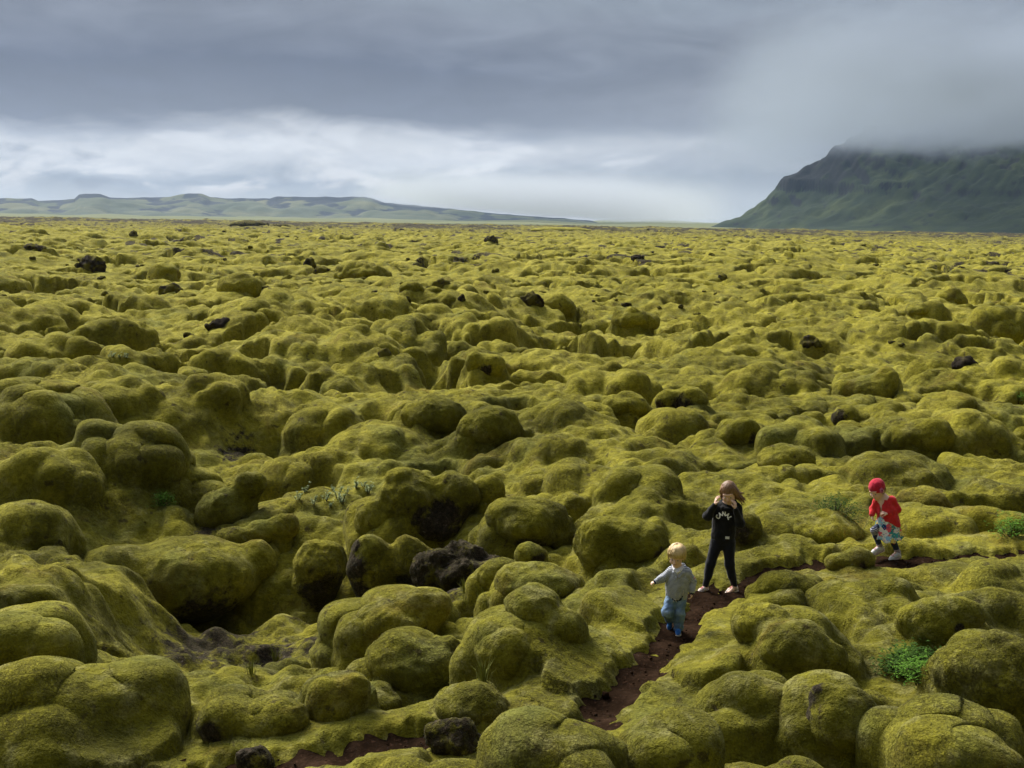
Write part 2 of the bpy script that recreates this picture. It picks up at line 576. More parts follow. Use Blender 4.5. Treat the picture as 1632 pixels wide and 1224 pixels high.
def resample(P, step):
    # catmull-rom through the points
    out = []
    for i in range(len(P) - 1):
        p0, p1, p2, p3 = P[max(i - 1, 0)], P[i], P[i + 1], P[min(i + 2, len(P) - 1)]
        n = max(2, int(np.linalg.norm(p2 - p1) / step))
        for k in range(n):
            t = k / n
            out.append(0.5 * (2 * p1 + (p2 - p0) * t + (2 * p0 - 5 * p1 + 4 * p2 - p3) * t * t + (3 * p1 - p0 - 3 * p2 + p3) * t ** 3))
    out.append(P[-1]); return np.array(out)


PATH = resample(_pp, 0.08)


def path_dist(x, y):
    d = np.full(x.shape, 1e9); z = np.zeros_like(x)
    lo = PATH.min(0) - 2; hi = PATH.max(0) + 2
    m = (x > lo[0]) & (x < hi[0]) & (y > lo[1]) & (y < hi[1])
    xs = x[m]; ys = y[m]; dd = np.full(xs.shape, 1e9); zz = np.zeros_like(xs)
    for p in PATH[::2]:
        q = (xs - p[0]) ** 2 + (ys - p[1]) ** 2
        k = q < dd; dd[k] = q[k]; zz[k] = p[2]
    d[m] = np.sqrt(dd); z[m] = zz
    return d, z


# broad moss mounds of the ground itself: (px, py of the foot, width px, height px, depth / width)
MOUNDS = [(120, 1225, 400, 165, 1.0), (40, 1085, 210, 150, .9), (40, 885, 190, 100, .9), 
          (870, 1290, 300, 170, .9), (1060, 1265, 200, 165, .8), (1185, 1165, 190, 95, .9), (1500, 1265, 290, 185, .9), 
          (1130, 1090, 130, 130, 1.2), (920, 1090, 240, 150, 1.0), (1010, 1010, 180, 80, 1.0), (1230, 985, 130, 70, .9), (1380, 985, 190, 60, .8), (1590, 960, 180, 60, .8),
          (1240, 865, 170, 60, .8), (1470, 860, 190, 55, .8), (1590, 850, 150, 45, .7),
          # the bluff above the hollow
          (60, 700, 230, 110, 1.0), (190, 760, 190, 120, .9), (80, 790, 180, 90, .9), (320, 720, 190, 120, .9), (265, 810, 170, 90, .8), (430, 690, 110, 85, .9), (525, 700, 150, 75, .9),
          (200, 660, 160, 70, .9), (340, 640, 110, 55, .9), (600, 730, 240, 60, .6), (450, 780, 150, 60, .8),
          (900, 690, 170, 60, .7), (920, 790, 170, 60, .9), (1020, 810, 160, 80, .9), (880, 735, 150, 45, .8), (1080, 700, 160, 60, .8),
          (1230, 640, 220, 75, .7), (1380, 640, 130, 65, .8), (1130, 600, 200, 50, .8), (1270, 730, 170, 75, .8), (1440, 720, 150, 65, .9), (1540, 720, 190, 80, .9), (1420, 770, 200, 50, .9), (1600, 620, 140, 60, .8), (1500, 610, 120, 50, .8),
          (650, 552, 130, 45, .7), (740, 532, 80, 40, .8), (980, 640, 190, 70, .7), (860, 590, 130, 35, .7), (880, 500, 80, 45, .8), (1005, 512, 70, 28, .6), (575, 440, 80, 34, .7), (260, 440, 50, 26, .8),
          (1590, 530, 110, 60, .7), (1480, 495, 70, 22, .6), (1515, 475, 45, 26, .8), (90, 580, 170, 60, .7), (180, 545, 150, 50, .6), (480, 560, 130, 30, .8)]
_mn = []
for (px, py, w, h, dr) in MOUNDS:
    p = hit(px, py)
    D = math.hypot(p[0], p[1]); sc = D / FPX
    rx = w * sc / 2 * 0.92; rd = rx * dr
    c = p * (1 + rd * 0.75 / D)
    _mn.append((c[0], c[1], p[2], rx, rd, h * sc * 0.62, math.atan2(p[0], p[1])))


FEET = [(1116, 946), (1122, 938), (1165, 946), (1078, 1010), (1392, 890), (1400, 897), (1425, 898), (1436, 892)]
FEET = [hit(*q) for q in FEET]
APRON = []


def land(x, y):
    """height, smooth low part, rock amount at ground points"""
    D = np.hypot(x, y)
    zb = base_z(x, y)
    far = sstep(16, 40, D)
    big = 0.30 * far * noise2(x / 17, y / 17, 3) + 0.55 * sstep(25, 70, D) * np.maximum(noise2(x / 34, y / 34, 5), -0.45)
    big += 2.0 * sstep(150, 700, D) * noise2(x / 120, y / 120, 8) * 0.5
    low = zb + big
    # domain-warped rounded bumps
    wx = x + 0.5 * noise2(x / 1.6, y / 1.6, 21); wy = y + 0.5 * noise2(x / 1.6, y / 1.6, 22)
    w2 = x + 1.6 * noise2(x / 5, y / 5, 23); w3 = y + 1.6 * noise2(x / 5, y / 5, 24)
    patch = sstep(-0.35, 0.35, noise2(x / 9, y / 9, 31))
    ctl = 0.6 + 0.4 * far

    def bil(lx, ly, s, e=0.02):
        # billows: round tops, softly creased valleys
        n = noise2(wx / lx, wy / ly, s)
        return np.sqrt(n * n + e)
    bold = sstep(-0.05, 0.30, noise2(x / 11, y / 9, 32)) * far + (1 - far) * 0.7       # where the lumps stand proud
    h = far * (0.85 * noise2(w2 / 13, w3 / 11, 33) + 0.50 * noise2(w2 / 6, w3 / 5, 37))
    dm = 1 - 0.22 * sstep(17, 26, D) - 0.26 * sstep(32, 110, D)            # the lumps lie flatter out on the open plain
    h += dm * ctl * ((0.25 + 0.25 * bold) * bil(3.4, 2.8, 34) + 0.24 * bil(1.5, 1.2, 35) + 0.17 * bil(0.75, 0.6, 36, 0.008) + 0.085 * bil(0.38, 0.31, 39, 0.008))
    h += 0.10 * noise2(x / 0.85, y / 0.7, 38)
    h += dm * 0.50 * bold * ctl * domes(wx / 1.35, wy / 1.15, 41, 0.4, 0.95, 0.5, keep=0.4)
    g2, v2 = cells(w2 / 4.4, w3 / 3.4, 43)
    h += dm * far * bold * (1 - np.exp(-g2 * 7.0)) * (0.10 + 0.65 * v2)
    h += dm * far * (0.10 + 0.90 * bold) * 0.9 * domes(w2 / 3.2, w3 / 2.5, 44, keep=0.40, power=0.5)
    # hollows between the blocks: round shoulders, steep lobed sides
    ex = x + 0.45 * noise2(x / 0.9, y / 0.9, 25); ey = y + 0.45 * noise2(x / 0.9, y / 0.9, 26)
    for sx_, sy_, t0, dep, sd_ in ((3.6, 2.7, 0.20, 0.95, 47), (1.9, 1.5, 0.24, 0.50, 48), (8.0, 6.0, 0.26, 1.5, 49)):
        q = np.clip((noise2(ex / sx_, ey / sy_, sd_) + 0.12 * noise2(ex / 0.8, ey / 0.8, 50) - t0) / 0.22, 0, 1)
        h -= dep * 1.25 * (0.65 + 0.35 * far) * (1 - np.sqrt(1 - q * q * 0.999)) * (far if sx_ > 5 else 1)
    h += sstep(60, 140, D) * 0.9 * domes(w2 / 6, w3 / 4, 45, keep=0.3, power=0.5) * patch
    h += sstep(300, 1000, D) * (1.3 * noise2(x / 60, y / 60, 74) + 1.2 * noise2(x / 19, y / 19, 75) - 1.6 + 1.6 * sstep(650, 900, D))
    z = low + h - 0.40 * ctl
    k = 0.22
    for (cx, cy, cz, rx, rd, hh, a) in _mn:
        m = (np.abs(x - cx) < 1.6 * max(rx, rd)) & (np.abs(y - cy) < 1.6 * max(rx, rd))
        if not m.any(): continue
        xs = x[m] - cx; ys = y[m] - cy
        ca, sa = math.cos(a), math.sin(a)
        u = xs * ca - ys * sa; v = xs * sa + ys * ca
        wn = 0.40 * noise2(x[m] / (0.75 * rx), y[m] / (0.75 * rx), 51) + 0.22 * noise2(x[m] / 0.42, y[m] / 0.42, 52)
        r2 = (u / rx) ** 2 + (v / rd) ** 2 + wn
        dome = cz - 0.15 + (hh + 0.15) * np.sign(1 - r2) * np.abs(1 - r2) ** 0.55
        zz = z[m]
        t = np.clip(0.5 + 0.5 * (dome - zz) / k, 0, 1)
        z[m] = np.where(r2 < 1.5, zz + (dome - zz) * t + k * t * (1 - t), zz)
    # the moss runs on level from the backs of the boulders
    for (cx, cy, cz, r, hh, a) in APRON:
        m = (np.abs(x - cx) < 1.5 * r) & (np.abs(y - cy) < 1.5 * r)
        if not m.any(): continue
        xs = x[m] - cx; ys = y[m] - cy; ca, sa = math.cos(a), math.sin(a)
        u = (xs * ca - ys * sa) / (1.2 * r); v = (xs * sa + ys * ca) / (1.1 * r)
        q = u * u + v * v + 0.35 * noise2(x[m] / (0.6 * r), y[m] / (0.6 * r), 53)
        dome = cz - 0.1 + (hh + .1) * np.sign(1 - q) * np.abs(1 - q) ** 0.8
        zz = z[m]; t = np.clip(0.5 + 0.5 * (dome - zz) / 0.15, 0, 1)
        z[m] = np.where(q < 1.5, zz + (dome - zz) * t + 0.15 * t * (1 - t), zz)
    # wrinkles and small cushions
    near = 1 - sstep(60, 150, D)
    z += near * (0.06 * domes(wx / 0.62 + 5, wy / 0.62, 61) + 0.085 * noise2(x / 0.45, y / 0.4, 62) + 0.032 * noise2(x / 0.19, y / 0.17, 63))
    z += 0.08 * np.abs(noise2(wx / 0.8, wy / 0.7, 64)) 
    # rubble towards the far edge of the lava
    z += sstep(120, 400, D) * 0.9 * np.maximum(noise2(x / 3.5, y / 3.5, 71) - 0.25, 0)
    rock = sstep(0.10, 0.5, noise2(x / 2.3, y / 2.3, 72)) * sstep(45, 160, D) * 1.0 * sstep(-.2, .4, noise2(x / 25, y / 25, 73))
    rock += 0.48 * sstep(150, 600, D) + 0.5 * sstep(650, 900, D) * sstep(-.3, .2, noise2(x / 40, y / 40, 76))
    # the worn path
    d, pz = path_dist(x, y)
    wob = 0.10 * noise2(x / 0.4, y / 0.4, 81) + 0.06 * noise2(x / 0.13, y / 0.13, 83)
    f = sstep(0.12, 0.29, d + wob)
    hi = np.clip(z, pz + 0.05 + 0.05 * noise2(x / 0.5, y / 0.5, 82), pz + 0.08 + 0.10 * np.maximum(-noise2(x / 1.3, y / 1.3, 84), 0) + 0.30 * np.maximum(d - 0.25, 0))
    z = np.where(d < 1.3, (pz - 0.10) * (1 - f) + f * (hi * (1 - sstep(.6, 1.3, d)) + z * sstep(.6, 1.3, d)), z)
    rock = np.where(d < 1.5, rock * f, rock)
    for q in FEET:
        dd = np.hypot(x - q[0], y - q[1]); m = dd < 0.5
        z[m] = np.minimum(z[m], pz[m] - 0.075 + 0.5 * np.maximum(dd[m] - 0.16, 0) + 2 * np.maximum(dd[m] - .3, 0))
    return z, low, rock


def hit2(px, py):
    """first place where the line of sight meets the finished relief"""
    d = ray(px, py); d = d / math.hypot(d[0], d[1])
    t = 9.0 * 1.0022 ** np.arange(2300)
    x = d[0] * t; y = d[1] * t
    z = land(x, y)[0]
    m = np.nonzero(z > CAM_H + d[2] * t)[0]
    if not len(m): return hit(px, py)
    i = m[0]
    return np.array([x[i], y[i], CAM_H + d[2] * t[i]])


def build_land():
    a = [0.0]
    st = 0.0014
    while a[-1] < math.pi:
        a.append(a[-1] + (st if a[-1] < math.radians(29) else min(0.08, st * 1.12 ** (len(a) - N0) )))
        if a[-1] < math.radians(29): N0 = len(a)
    a = np.array(a); a[-1] = math.pi
    A = np.concatenate([-a[::-1][:-1], a])          # from -pi to pi
    r = [2.2]
    while r[-1] < 1500: r.append(r[-1] * (1.0030 if r[-1] > 7 else 1.012))
    R = np.array(r)
    X = R[:, None] * np.sin(A)[None, :]; Y = R[:, None] * np.cos(A)[None, :]
    z, low, rock = land(X.ravel(), Y.ravel())
    # the knoll the photographer stands on
    Dn = np.hypot(X, Y).ravel()
    kn = 1 - sstep(2.0, 7.5, Dn)
    z = z * (1 - kn) + kn * 2.4
    Z = z.reshape(X.shape)
    # swell the bumps outward so that they overhang their hollows
    P = np.stack([X, Y, Z], -1)
    du = np.zeros_like(P); dv = np.zeros_like(P)
    du[1:-1] = P[2:] - P[:-2]; du[0] = P[1] - P[0]; du[-1] = P[-1] - P[-2]
    dv[:, 1:-1] = P[:, 2:] - P[:, :-2]; dv[:, 0] = P[:, 1] - P[:, 0]; dv[:, -1] = P[:, -1] - P[:, -2]
    N = np.cross(dv, du); N /= np.linalg.norm(N, axis=-1)[..., None] + 1e-12
    N *= np.sign(N[..., 2:3])
    up = np.clip(Z - low.reshape(Z.shape), 0, 1.2)
    dp = path_dist(X.ravel(), Y.ravel())[0].reshape(Z.shape)
    push = (0.42 - 0.24 * sstep(18, 40, np.hypot(X, Y))) * up * sstep(0.5, 1.0, dp) * (Z < 3)
    for _ in range(2):
        N[1:-1] = (N[1:-1] * 2 + N[2:] + N[:-2]) / 4
    P[..., 0] += N[..., 0] * push; P[..., 1] += N[..., 1] * push; P[..., 2] -= 0.25 * push * (1 - N[..., 2])
    # close the ring: last column meets the first
    n, m = X.shape
    i = np.arange(n - 1)[:, None] * m + np.arange(m - 1)[None, :]
    F = np.stack([i, i + 1, i + 1 + m, i + m], -1).reshape(-1, 4)
    V = P.reshape(-1, 3); gr = GREEN(X.ravel(), Y.ravel()); rock = np.maximum(rock, patches(BARE_PX, X.ravel(), Y.ravel()))
    NN = N.reshape(-1, 3); az = np.arctan2(X, Y).ravel()
    seen = (Dn > 8.5) & (Dn < 26) & (np.abs(az) < math.radians(28)) & (rock < .45)
    seen &= path_dist(V[:, 0], V[:, 1])[0] > .27
    pv, pf, src = pile(V, F, NN, 900000, .028, .0065, seen, weight=1 / np.maximum(Dn, 5))
    sc_ = (np.hypot(pv[:, 0], pv[:, 1]))
    F = np.concatenate([F, pf + len(V)]); rock = np.concatenate([rock, rock[src] * 0]); gr = np.concatenate([gr, gr[src]]); V = np.concatenate([V, pv])
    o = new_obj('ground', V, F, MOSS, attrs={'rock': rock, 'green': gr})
    tag(o, kind='structure')
    return o


GREEN_PX = [(1455, 1055, 35), (1610, 842, 22), (960, 545, 25)]


BARE_PX = [(330, 1025, 75), (425, 1045, 55), (510, 1030, 34), (380, 735, 30), (330, 855, 24), (565, 970, 30), (860, 910, 24), (720, 950, 34)]  # bare lava, patches enlarged to paint the hollows darker


def GREEN(x, y): return patches(GREEN_PX, x, y)


def patches(px_list, x, y):
    g = np.zeros_like(x)
    for (px, py, w) in px_list:
        p = hit(px, py); D = math.hypot(p[0], p[1]); r = w * D / FPX
        g = np.maximum(g, 1 - np.hypot(x - p[0], (y - p[1]) * 0.5) / (1.6 * r))
    return np.clip(g, 0, 1)


def build_path():
    n = 13; V = []; F = []
    for i, p in enumerate(PATH):
        t = PATH[min(i + 1, len(PATH) - 1)] - PATH[max(i - 1, 0)]; t[2] = 0; t /= np.linalg.norm(t) + 1e-9
        s = np.array([t[1], -t[0], 0])
        for k in range(n):
            u = (k / (n - 1) - 0.5) * 2
            q = p + s * u * 0.34
            V.append((q[0], q[1], p[2] - 0.06 + 0.05 * u * u))
    V = np.array(V)
    V[:, 2] += 0.05 * noise2(V[:, 0] / 0.35, V[:, 1] / 0.35, 91) + 0.022 * noise2(V[:, 0] / 0.1, V[:, 1] / 0.1, 92)
    for i in range(len(PATH) - 1):
        for k in range(n - 1):
            F.append((i * n + k, i * n + k + 1, (i + 1) * n + k + 1, (i + 1) * n + k))
    o = new_obj('path', V, np.array(F), SOIL)
    tag(o, kind='structure')


def build_gravel():
    r = random.Random(17); V = []; F = []
    for k in range(300):
        p = PATH[r.randrange(len(PATH))]; s = abs(r.gauss(0, .006)) + .004
        if r.random() < .04: s *= 2.6
        x = p[0] + r.uniform(-.28, .28); y = p[1] + r.uniform(-.28, .28); n = len(V)
        for j in range(8):
            V.append((x + s * r.uniform(.6, 1.2) * (1 if j & 1 else -1), y + s * r.uniform(.6, 1.2) * (1 if j & 2 else -1), p[2] - .045 + s * r.uniform(.5, .9) * (1 if j & 4 else -1)))
        F += [tuple(n + i for i in q) for q in ((0, 2, 3, 1), (4, 5, 7, 6), (0, 1, 5, 4), (2, 6, 7, 3), (0, 4, 6, 2), (1, 3, 7, 5))]
    tag(new_obj('gravel', V, np.array(F), SOIL, smooth=False, attrs={'rock': np.full(len(V), 6.0)}), kind='stuff')

# ------------------------------------------------------------------ boulders under moss and bare lava rocks
def boulder(label, base, blobs, rock=(), bare=0.0, name='mossy_boulder', cat='boulder', group=None, seed=0, rough=1.0, mat=None, sink=0.0, depth=0.85, foot=0.64):
    """blobs: (px, py, rx, ry, depth ratio, offset back in metres), sizes taken at the boulder's own distance"""
    p = hit(*base) if base[1] > 600 else hit2(*base)
    D = math.hypot(p[0], p[1]); sc = D / FPX; az = math.atan2(p[0], p[1])
    fwd = np.array([math.sin(az), math.cos(az), 0]); rgt = np.array([math.cos(az), -math.sin(az), 0])
    mr = max(b[2] for b in blobs) * sc
    if D > 40: foot = 0.95
    s = SDF()
    cs = []
    for b in blobs:
        px, py, rx, ry = b[:4]
        dr = b[4] if len(b) > 4 else depth
        off = b[5] if len(b) > 5 else 0.0
        q = at_dist(px, py, D + mr * 0.55)
        l = q - p
        lx = l @ rgt; ly = l @ fwd + off; lz = l[2] - sink
        cs.append((lx, lz))
        R = np.array([rx * sc, rx * sc * dr, ry * sc])
        s.ell((lx, ly, lz), R, k=min(0.16, 0.35 * min(R)))
        # a foot that reaches into the ground, drawn in a little so that the flank overhangs
        if lz - R[2] > -0.1:
            s.cone((lx, ly + 0.1 * R[1], lz - 0.2 * R[2]), (lx, ly + 0.2 * R[1], -0.35 if D < 40 else -0.7 * mr), min(R[0], R[1]) * foot, min(R[0], R[1]) * foot * 1.1, k=0.12)
    vox = max((0.0013 if mat else 0.0019) * D, 0.014)
    V, F = s.mesh(vox, floor=-max(0.45, 0.8 * mr) if D > 40 else -0.45)
    V = relax(V, F, 2)
    N = normals(V, F)
    W = V + p
    a = np.array([3.1 * seed, 1.7 * seed, 0])
    amp = rough * min(0.085 if D < 40 else 0.3, 0.15 * mr)
    f = 1 / max(0.30, min(0.6, 0.75 * mr))
    dsp = amp * noise3(*((W + a) * f).T, seed) + amp * 0.55 * (0.3 - np.abs(noise3(*((W + a) * f * 2.1).T, seed + 3))) + 0.012 * noise3(*((W + a) * 5.5).T, seed + 5) * rough
    if bare > 0:
        rr = np.floor(noise3(*((W + a) * f * 1.5).T, seed + 7) * 5) / 5
        dsp = dsp + bare * amp * 1.6 * rr + bare * 0.10 * mr * (0.35 - np.abs(noise3(*((W + a) * 1.7 / mr).T, seed + 9)) * 1.5)
    V = V + N * dsp[:, None]
    rk = np.full(len(V), bare)
    for r in rock:
        q = at_dist(r[0], r[1], D) - p
        dd = np.hypot(V[:, 0] - q @ rgt, V[:, 2] - q[2]) / (r[2] * sc)
        rk = np.maximum(rk, np.clip(1.45 - dd, 0, 1) * (N[:, 1] < 0.3))
    if mat is None and D < 30:
        cnt = int(min(60000, 9000 * np.ptp(V, 0)[0] * np.ptp(V, 0)[2] / (D / 13) ** 1.0)) if bare < .5 else 800
        pv, pf, src = pile(V, F, N, cnt, .028 * (D / 14) ** .5, .0065 * (D / 14) ** .5, rk < .55, seed)
        F = np.concatenate([F, pf + len(V)]); V = np.concatenate([V, pv]); rk = np.concatenate([rk, rk[src] * 0])
    # from local (right, forward, up) to the world with a turn about z
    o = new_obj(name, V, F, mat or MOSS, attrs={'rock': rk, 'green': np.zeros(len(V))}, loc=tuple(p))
    o.rotation_euler = (0, 0, -az)
    tag(o, label, cat, group)
    return o


NEAR = [
    ('broad mossy boulder, largest on the left, overhanging a black hollow', (300, 990), [(298, 921, 122, 68), (188, 915, 72, 48), (408, 896, 32, 36)], [(330, 995, 60)]),
    ('bottle-shaped mossy boulder with a round head, upper left of the big overhanging boulder', (362, 852), [(398, 772, 27, 24), (357, 817, 45, 40), (380, 793, 26, 20)], [(332, 850, 16)]),
    ('narrow mossy ridge ending in a round knob, right behind the big overhanging boulder', (440, 900), [(453, 842, 25, 26), (415, 848, 26, 20), (377, 858, 32, 20), (449, 877, 18, 24)], [(480, 862, 12)]),
    ('round mossy boulder with a bare stony foot, left of the cracked slab', (512, 955), [(511, 900, 45, 42), (505, 925, 40, 30)], [(520, 945, 40), (505, 940, 25)]),
    ('tall cracked slab with a grey lichen edge and mossy shoulders', (625, 965), [(592, 903, 40, 54), (650, 890, 35, 38), (682, 918, 40, 42), (708, 945, 24, 30)], [(560, 905, 26), (568, 945, 30), (655, 935, 30), (556, 870, 18)]),
    ('hump-backed mossy boulder with a dark rock face, behind the cracked slab', (680, 872), [(655, 795, 54, 42), (722, 792, 42, 40), (600, 830, 36, 34), (640, 762, 24, 18), (690, 830, 60, 40)], [(700, 832, 46), (755, 835, 30), (760, 860, 25)]),
    ('small round mossy boulder leaning on the hump-backed boulder', (777, 815), [(777, 785, 29, 28)], []),
    ('slim upright mossy stone at the right end of the dark rock face', (794, 880), [(794, 850, 15, 29)], []),
    ('mossy boulder with a deep black recess under its front, between hump-backed boulder and children', (850, 882), [(842, 833, 62, 42), (800, 820, 30, 25), (885, 845, 32, 34)], [(850, 880, 35)]),
    ('round-fronted mossy boulder just left of the children', (985, 910), [(957, 868, 45, 46), (1020, 868, 50, 38), (990, 850, 40, 26)], [(1055, 885, 14)]),
    ('little mossy rock with a pale lichen patch, in the hollow below the recess', (845, 905), [(845, 884, 26, 21)], [(856, 892, 13)]),
    ('smooth mossy boulder partly hidden behind the long smooth boulder', (797, 948), [(797, 917, 41, 29)], []),
    ('long smooth mossy boulder, egg-shaped, in the hollow left of the small boy', (850, 966), [(862, 929, 70, 30), (825, 941, 38, 32)], []),
    ('mossy boulder with a round knob on top, below the cracked slab', (650, 1025), [(678, 971, 41, 35), (628, 988, 62, 36), (590, 1005, 40, 30)], [(672, 1012, 14)]),
    ('low mossy cushion at the foot of the cracked slab', (590, 997), [(592, 974, 34, 20)], []),
    ('big rounded mossy boulder low in the middle, standing clear of its neighbours', (667, 1105), [(664, 1055, 86, 48), (636, 1028, 34, 20), (715, 1050, 36, 40)], []),
    ('steep mossy boulder flanking the ridge left of the path', (812, 1082), [(810, 1038, 54, 42), (850, 985, 50, 38, 1.0, 0.4), (890, 1020, 50, 40, 1.0, 0.3)], []),
    ('ball-like small mossy stone squeezed behind the steep boulder', (767, 1024), [(767, 1004, 26, 20)], []),
    ('twin-topped dark mossy boulder in the lower left hollow', (400, 1192), [(360, 1150, 50, 38), (450, 1147, 44, 32), (405, 1160, 55, 30)], [(332, 1165, 20)]),
    ('sloping mossy boulder right of the twin-topped dark boulder', (530, 1162), [(530, 1120, 50, 44), (560, 1105, 32, 34)], []),
    ('smooth mossy boulder by the bend of the brown path at the bottom', (752, 1158), [(752, 1124, 64, 34)], []),
    ('flat mossy cushion between the twin-topped and the big rounded boulder', (597, 1142), [(597, 1118, 46, 20)], []),
    ('pale round mossy boulder cut by the left edge of the picture', (20, 1082), [(14, 1038, 48, 44)], []),
    ('upright mossy boulder with a knobbly bare left edge, low on the right', (1335, 1205), [(1342, 1148, 57, 58), (1312, 1113, 26, 26), (1275, 1180, 46, 34)], [(1290, 1122, 18), (1283, 1142, 15), (1300, 1105, 12)]),
    ('large cone-shaped mossy boulder at the right edge, below the green fern', (1568, 1132), [(1572, 1078, 84, 62), (1600, 1060, 55, 50)], []),
    ('square-shouldered mossy boulder above the green fern', (1495, 1037), [(1488, 994, 56, 42), (1540, 986, 34, 28), (1515, 975, 35, 24)], [(1530, 1000, 8)]),
    ('long mossy ridge with a blunt dark nose, right of the path', (1290, 1085), [(1316, 1050, 36, 32), (1262, 1030, 62, 42), (1215, 1010, 50, 34, 1.0, .3)], []),
    ('mossy rock with a dark recess, above the blunt-nosed ridge', (1245, 972), [(1245, 936, 42, 28), (1215, 945, 25, 22), (1285, 945, 30, 22)], [(1252, 957, 18)]),
    ('low flat mossy cushion between the girl in black and the girl in red', (1315, 867), [(1315, 846, 62, 23)], []),
    ('dark-fronted mossy stone on the near side of the path below the girl in red', (1358, 914), [(1367, 892, 26, 20), (1338, 896, 24, 15)], [(1376, 902, 11)]),
    ('brownish half-bare rock directly behind the girl in black', (1187, 876), [(1187, 847, 30, 30)], [(1180, 850, 22)]),
    ('blocky mossy boulder, right one of a pair above the dark rock face', (785, 714), [(783, 682, 47, 35), (755, 690, 25, 26)], []),
    ('blocky mossy boulder, left one of a pair above the dark rock face', (695, 696), [(696, 664, 48, 34), (665, 668, 30, 26)], []),
    ('neat dome-shaped mossy boulder beside a split dark rock', (997, 665), [(997, 647, 37, 21)], []),
    ('split dark rock with moss caps beside a dome-shaped boulder', (1084, 660), [(1065, 640, 22, 22), (1100, 638, 28, 24)], [(1090, 652, 22), (1050, 650, 12)]),
    ('mossy boulder with an upright dark hollow at its side, in the middle distance', (780, 600), [(782, 582, 26, 20), (757, 578, 16, 18)], [(775, 592, 12)]),
    ('mossy boulder with a stony patch on its right, above the girl in black', (1188, 715), [(1186, 688, 28, 24), (1160, 700, 22, 18)], [(1206, 702, 12)]),
    ('bulging mossy boulder over a black gap, above the girl in red', (1385, 653), [(1382, 628, 36, 29), (1350, 625, 24, 22), (1410, 615, 22, 30)], []),
    ('small egg-shaped mossy boulder right of the black gap', (1450, 656), [(1450, 642, 26, 16)], []),
    ('dark lichen-spotted rock wall beside a narrow cleft, upper right', (1348, 684), [(1350, 666, 26, 19), (1385, 668, 26, 14)], [(1335, 668, 14)]),
    ('rounded mossy boulder with shaded front, between the two girls and farther back', (1253, 754), [(1253, 733, 44, 26)], []),
    ('plump mossy boulder above and right of the red hat', (1446, 725), [(1444, 700, 36, 26), (1480, 695, 40, 30)], []),
    ('brown mossy stone behind the back of the girl in red', (1462, 822), [(1470, 803, 38, 22), (1450, 812, 22, 16)], [(1440, 822, 10)]),
]
for i, (lab, base, blobs, rk) in enumerate(NEAR):
    if i in (0, 1, 3, 4, 14): continue
    p = hit(*base); D = math.hypot(p[0], p[1]); az = math.atan2(p[0], p[1])
    x0 = min(b[0] - b[2] for b in blobs); x1 = max(b[0] + b[2] for b in blobs); yt = min(b[1] - b[3] for b in blobs)
    r = (x1 - x0) * .5 * D / FPX; q = at_dist((x0 + x1) / 2, base[1], D); k = 1 + .95 * r / D
    APRON.append((q[0] * k, q[1] * k, p[2], r, .62 * (base[1] - yt) * D / FPX, az))
build_land()
build_path()
build_gravel()
for i, (lab, base, blobs, rk) in enumerate(NEAR):
    boulder(lab, base, blobs, rk, seed=i, foot=0.42 if i == 0 else 0.62)

DARK = [  # bare or half bare lava, (label, px, py foot, w, h, bare)
    ('bare black lava rock beside the path at the bottom of the picture', 722, 1203, 100, 52, .74),
    ('dark rocky hill on the skyline, left of centre', 398, 360, 62, 11, .5),
    ('low dark hummock on the skyline beside the dark rocky hill', 446, 361, 36, 5, .5),
    ('small bare lava rock near the bottom, left of the brown path end', 408, 1224, 56, 32, .8),
    ('reddish dark bare rock below the hump-backed mossy boulder', 732, 938, 136, 72, .85),
    ('blackish rough lava rock standing alone, far left', 146, 431, 46, 30, .75),
    ('low dark rocks in a row, farthest on the left', 53, 398, 42, 12, .6),
    ('small dark double rock near the skyline, left', 213, 377, 16, 14, .7),
    ('wide low bare rock lying flat, left of centre in the middle distance', 354, 521, 50, 15, .85),
    ('tiny dark upright rock on the left plain', 168, 472, 14, 13, .6),
    ('low dark rock band, left of centre', 420, 465, 46, 13, .7),
    ('jagged dark rock pair on the plain left of centre', 494, 422, 22, 15, .8),
    ('slanting dark rock below the jagged pair', 514, 434, 28, 12, .55),
    ('dark mossy block beside the wide shaded hollow, far left', 272, 466, 38, 18, .4),
    ('knobbly dark cap rock right of centre hollow', 706, 457, 30, 18, .7),
    ('slim dark stone between two mossy lumps, centre', 736, 483, 14, 22, .75),
    ('small dark notch rock, centre', 650, 481, 13, 15, .7),
    ('dark rock crest near the skyline, centre', 783, 385, 24, 13, .7),
    ('dark craggy rock leaning on a mossy hump, centre right', 846, 489, 46, 32, .75),
    ('small forked dark stone, right of centre', 925, 527, 10, 16, .9),
    ('isolated dark rock far out on the plain, right of centre', 1017, 412, 22, 9, .8),
    ('dark reddish boulder alone on the plain, right of centre', 1151, 446, 19, 14, .75),
    ('dark bare slab on top of a mossy ridge, right', 1293, 549, 34, 18, .85),
    ('lichen-flecked dark rock under a moss cap, far right', 1537, 585, 40, 22, .6),
    ('dark square stone beside a mossy lump, centre left', 613, 568, 22, 20, .7),
]
for i, (lab, px, py, w, h, b) in enumerate(DARK):
    near = py > 900
    boulder(lab, (px, py), ([(px, py - h * .45, w * .5, h * .55), (px - w * .22, py - h * .4, w * .26, h * .5), (px + w * .25, py - h * .35, w * .26, h * .42)] if near else [(px, py - h * .1, w * .42, h * .66), (px - w * .3, py, w * .24, h * .5), (px + w * .28, py, w * .24, h * .45)]), (), bare=b,
            name='lava_rock', cat='rock', seed=60 + i, rough=1.5, mat=LAVA if py < 600 else None)
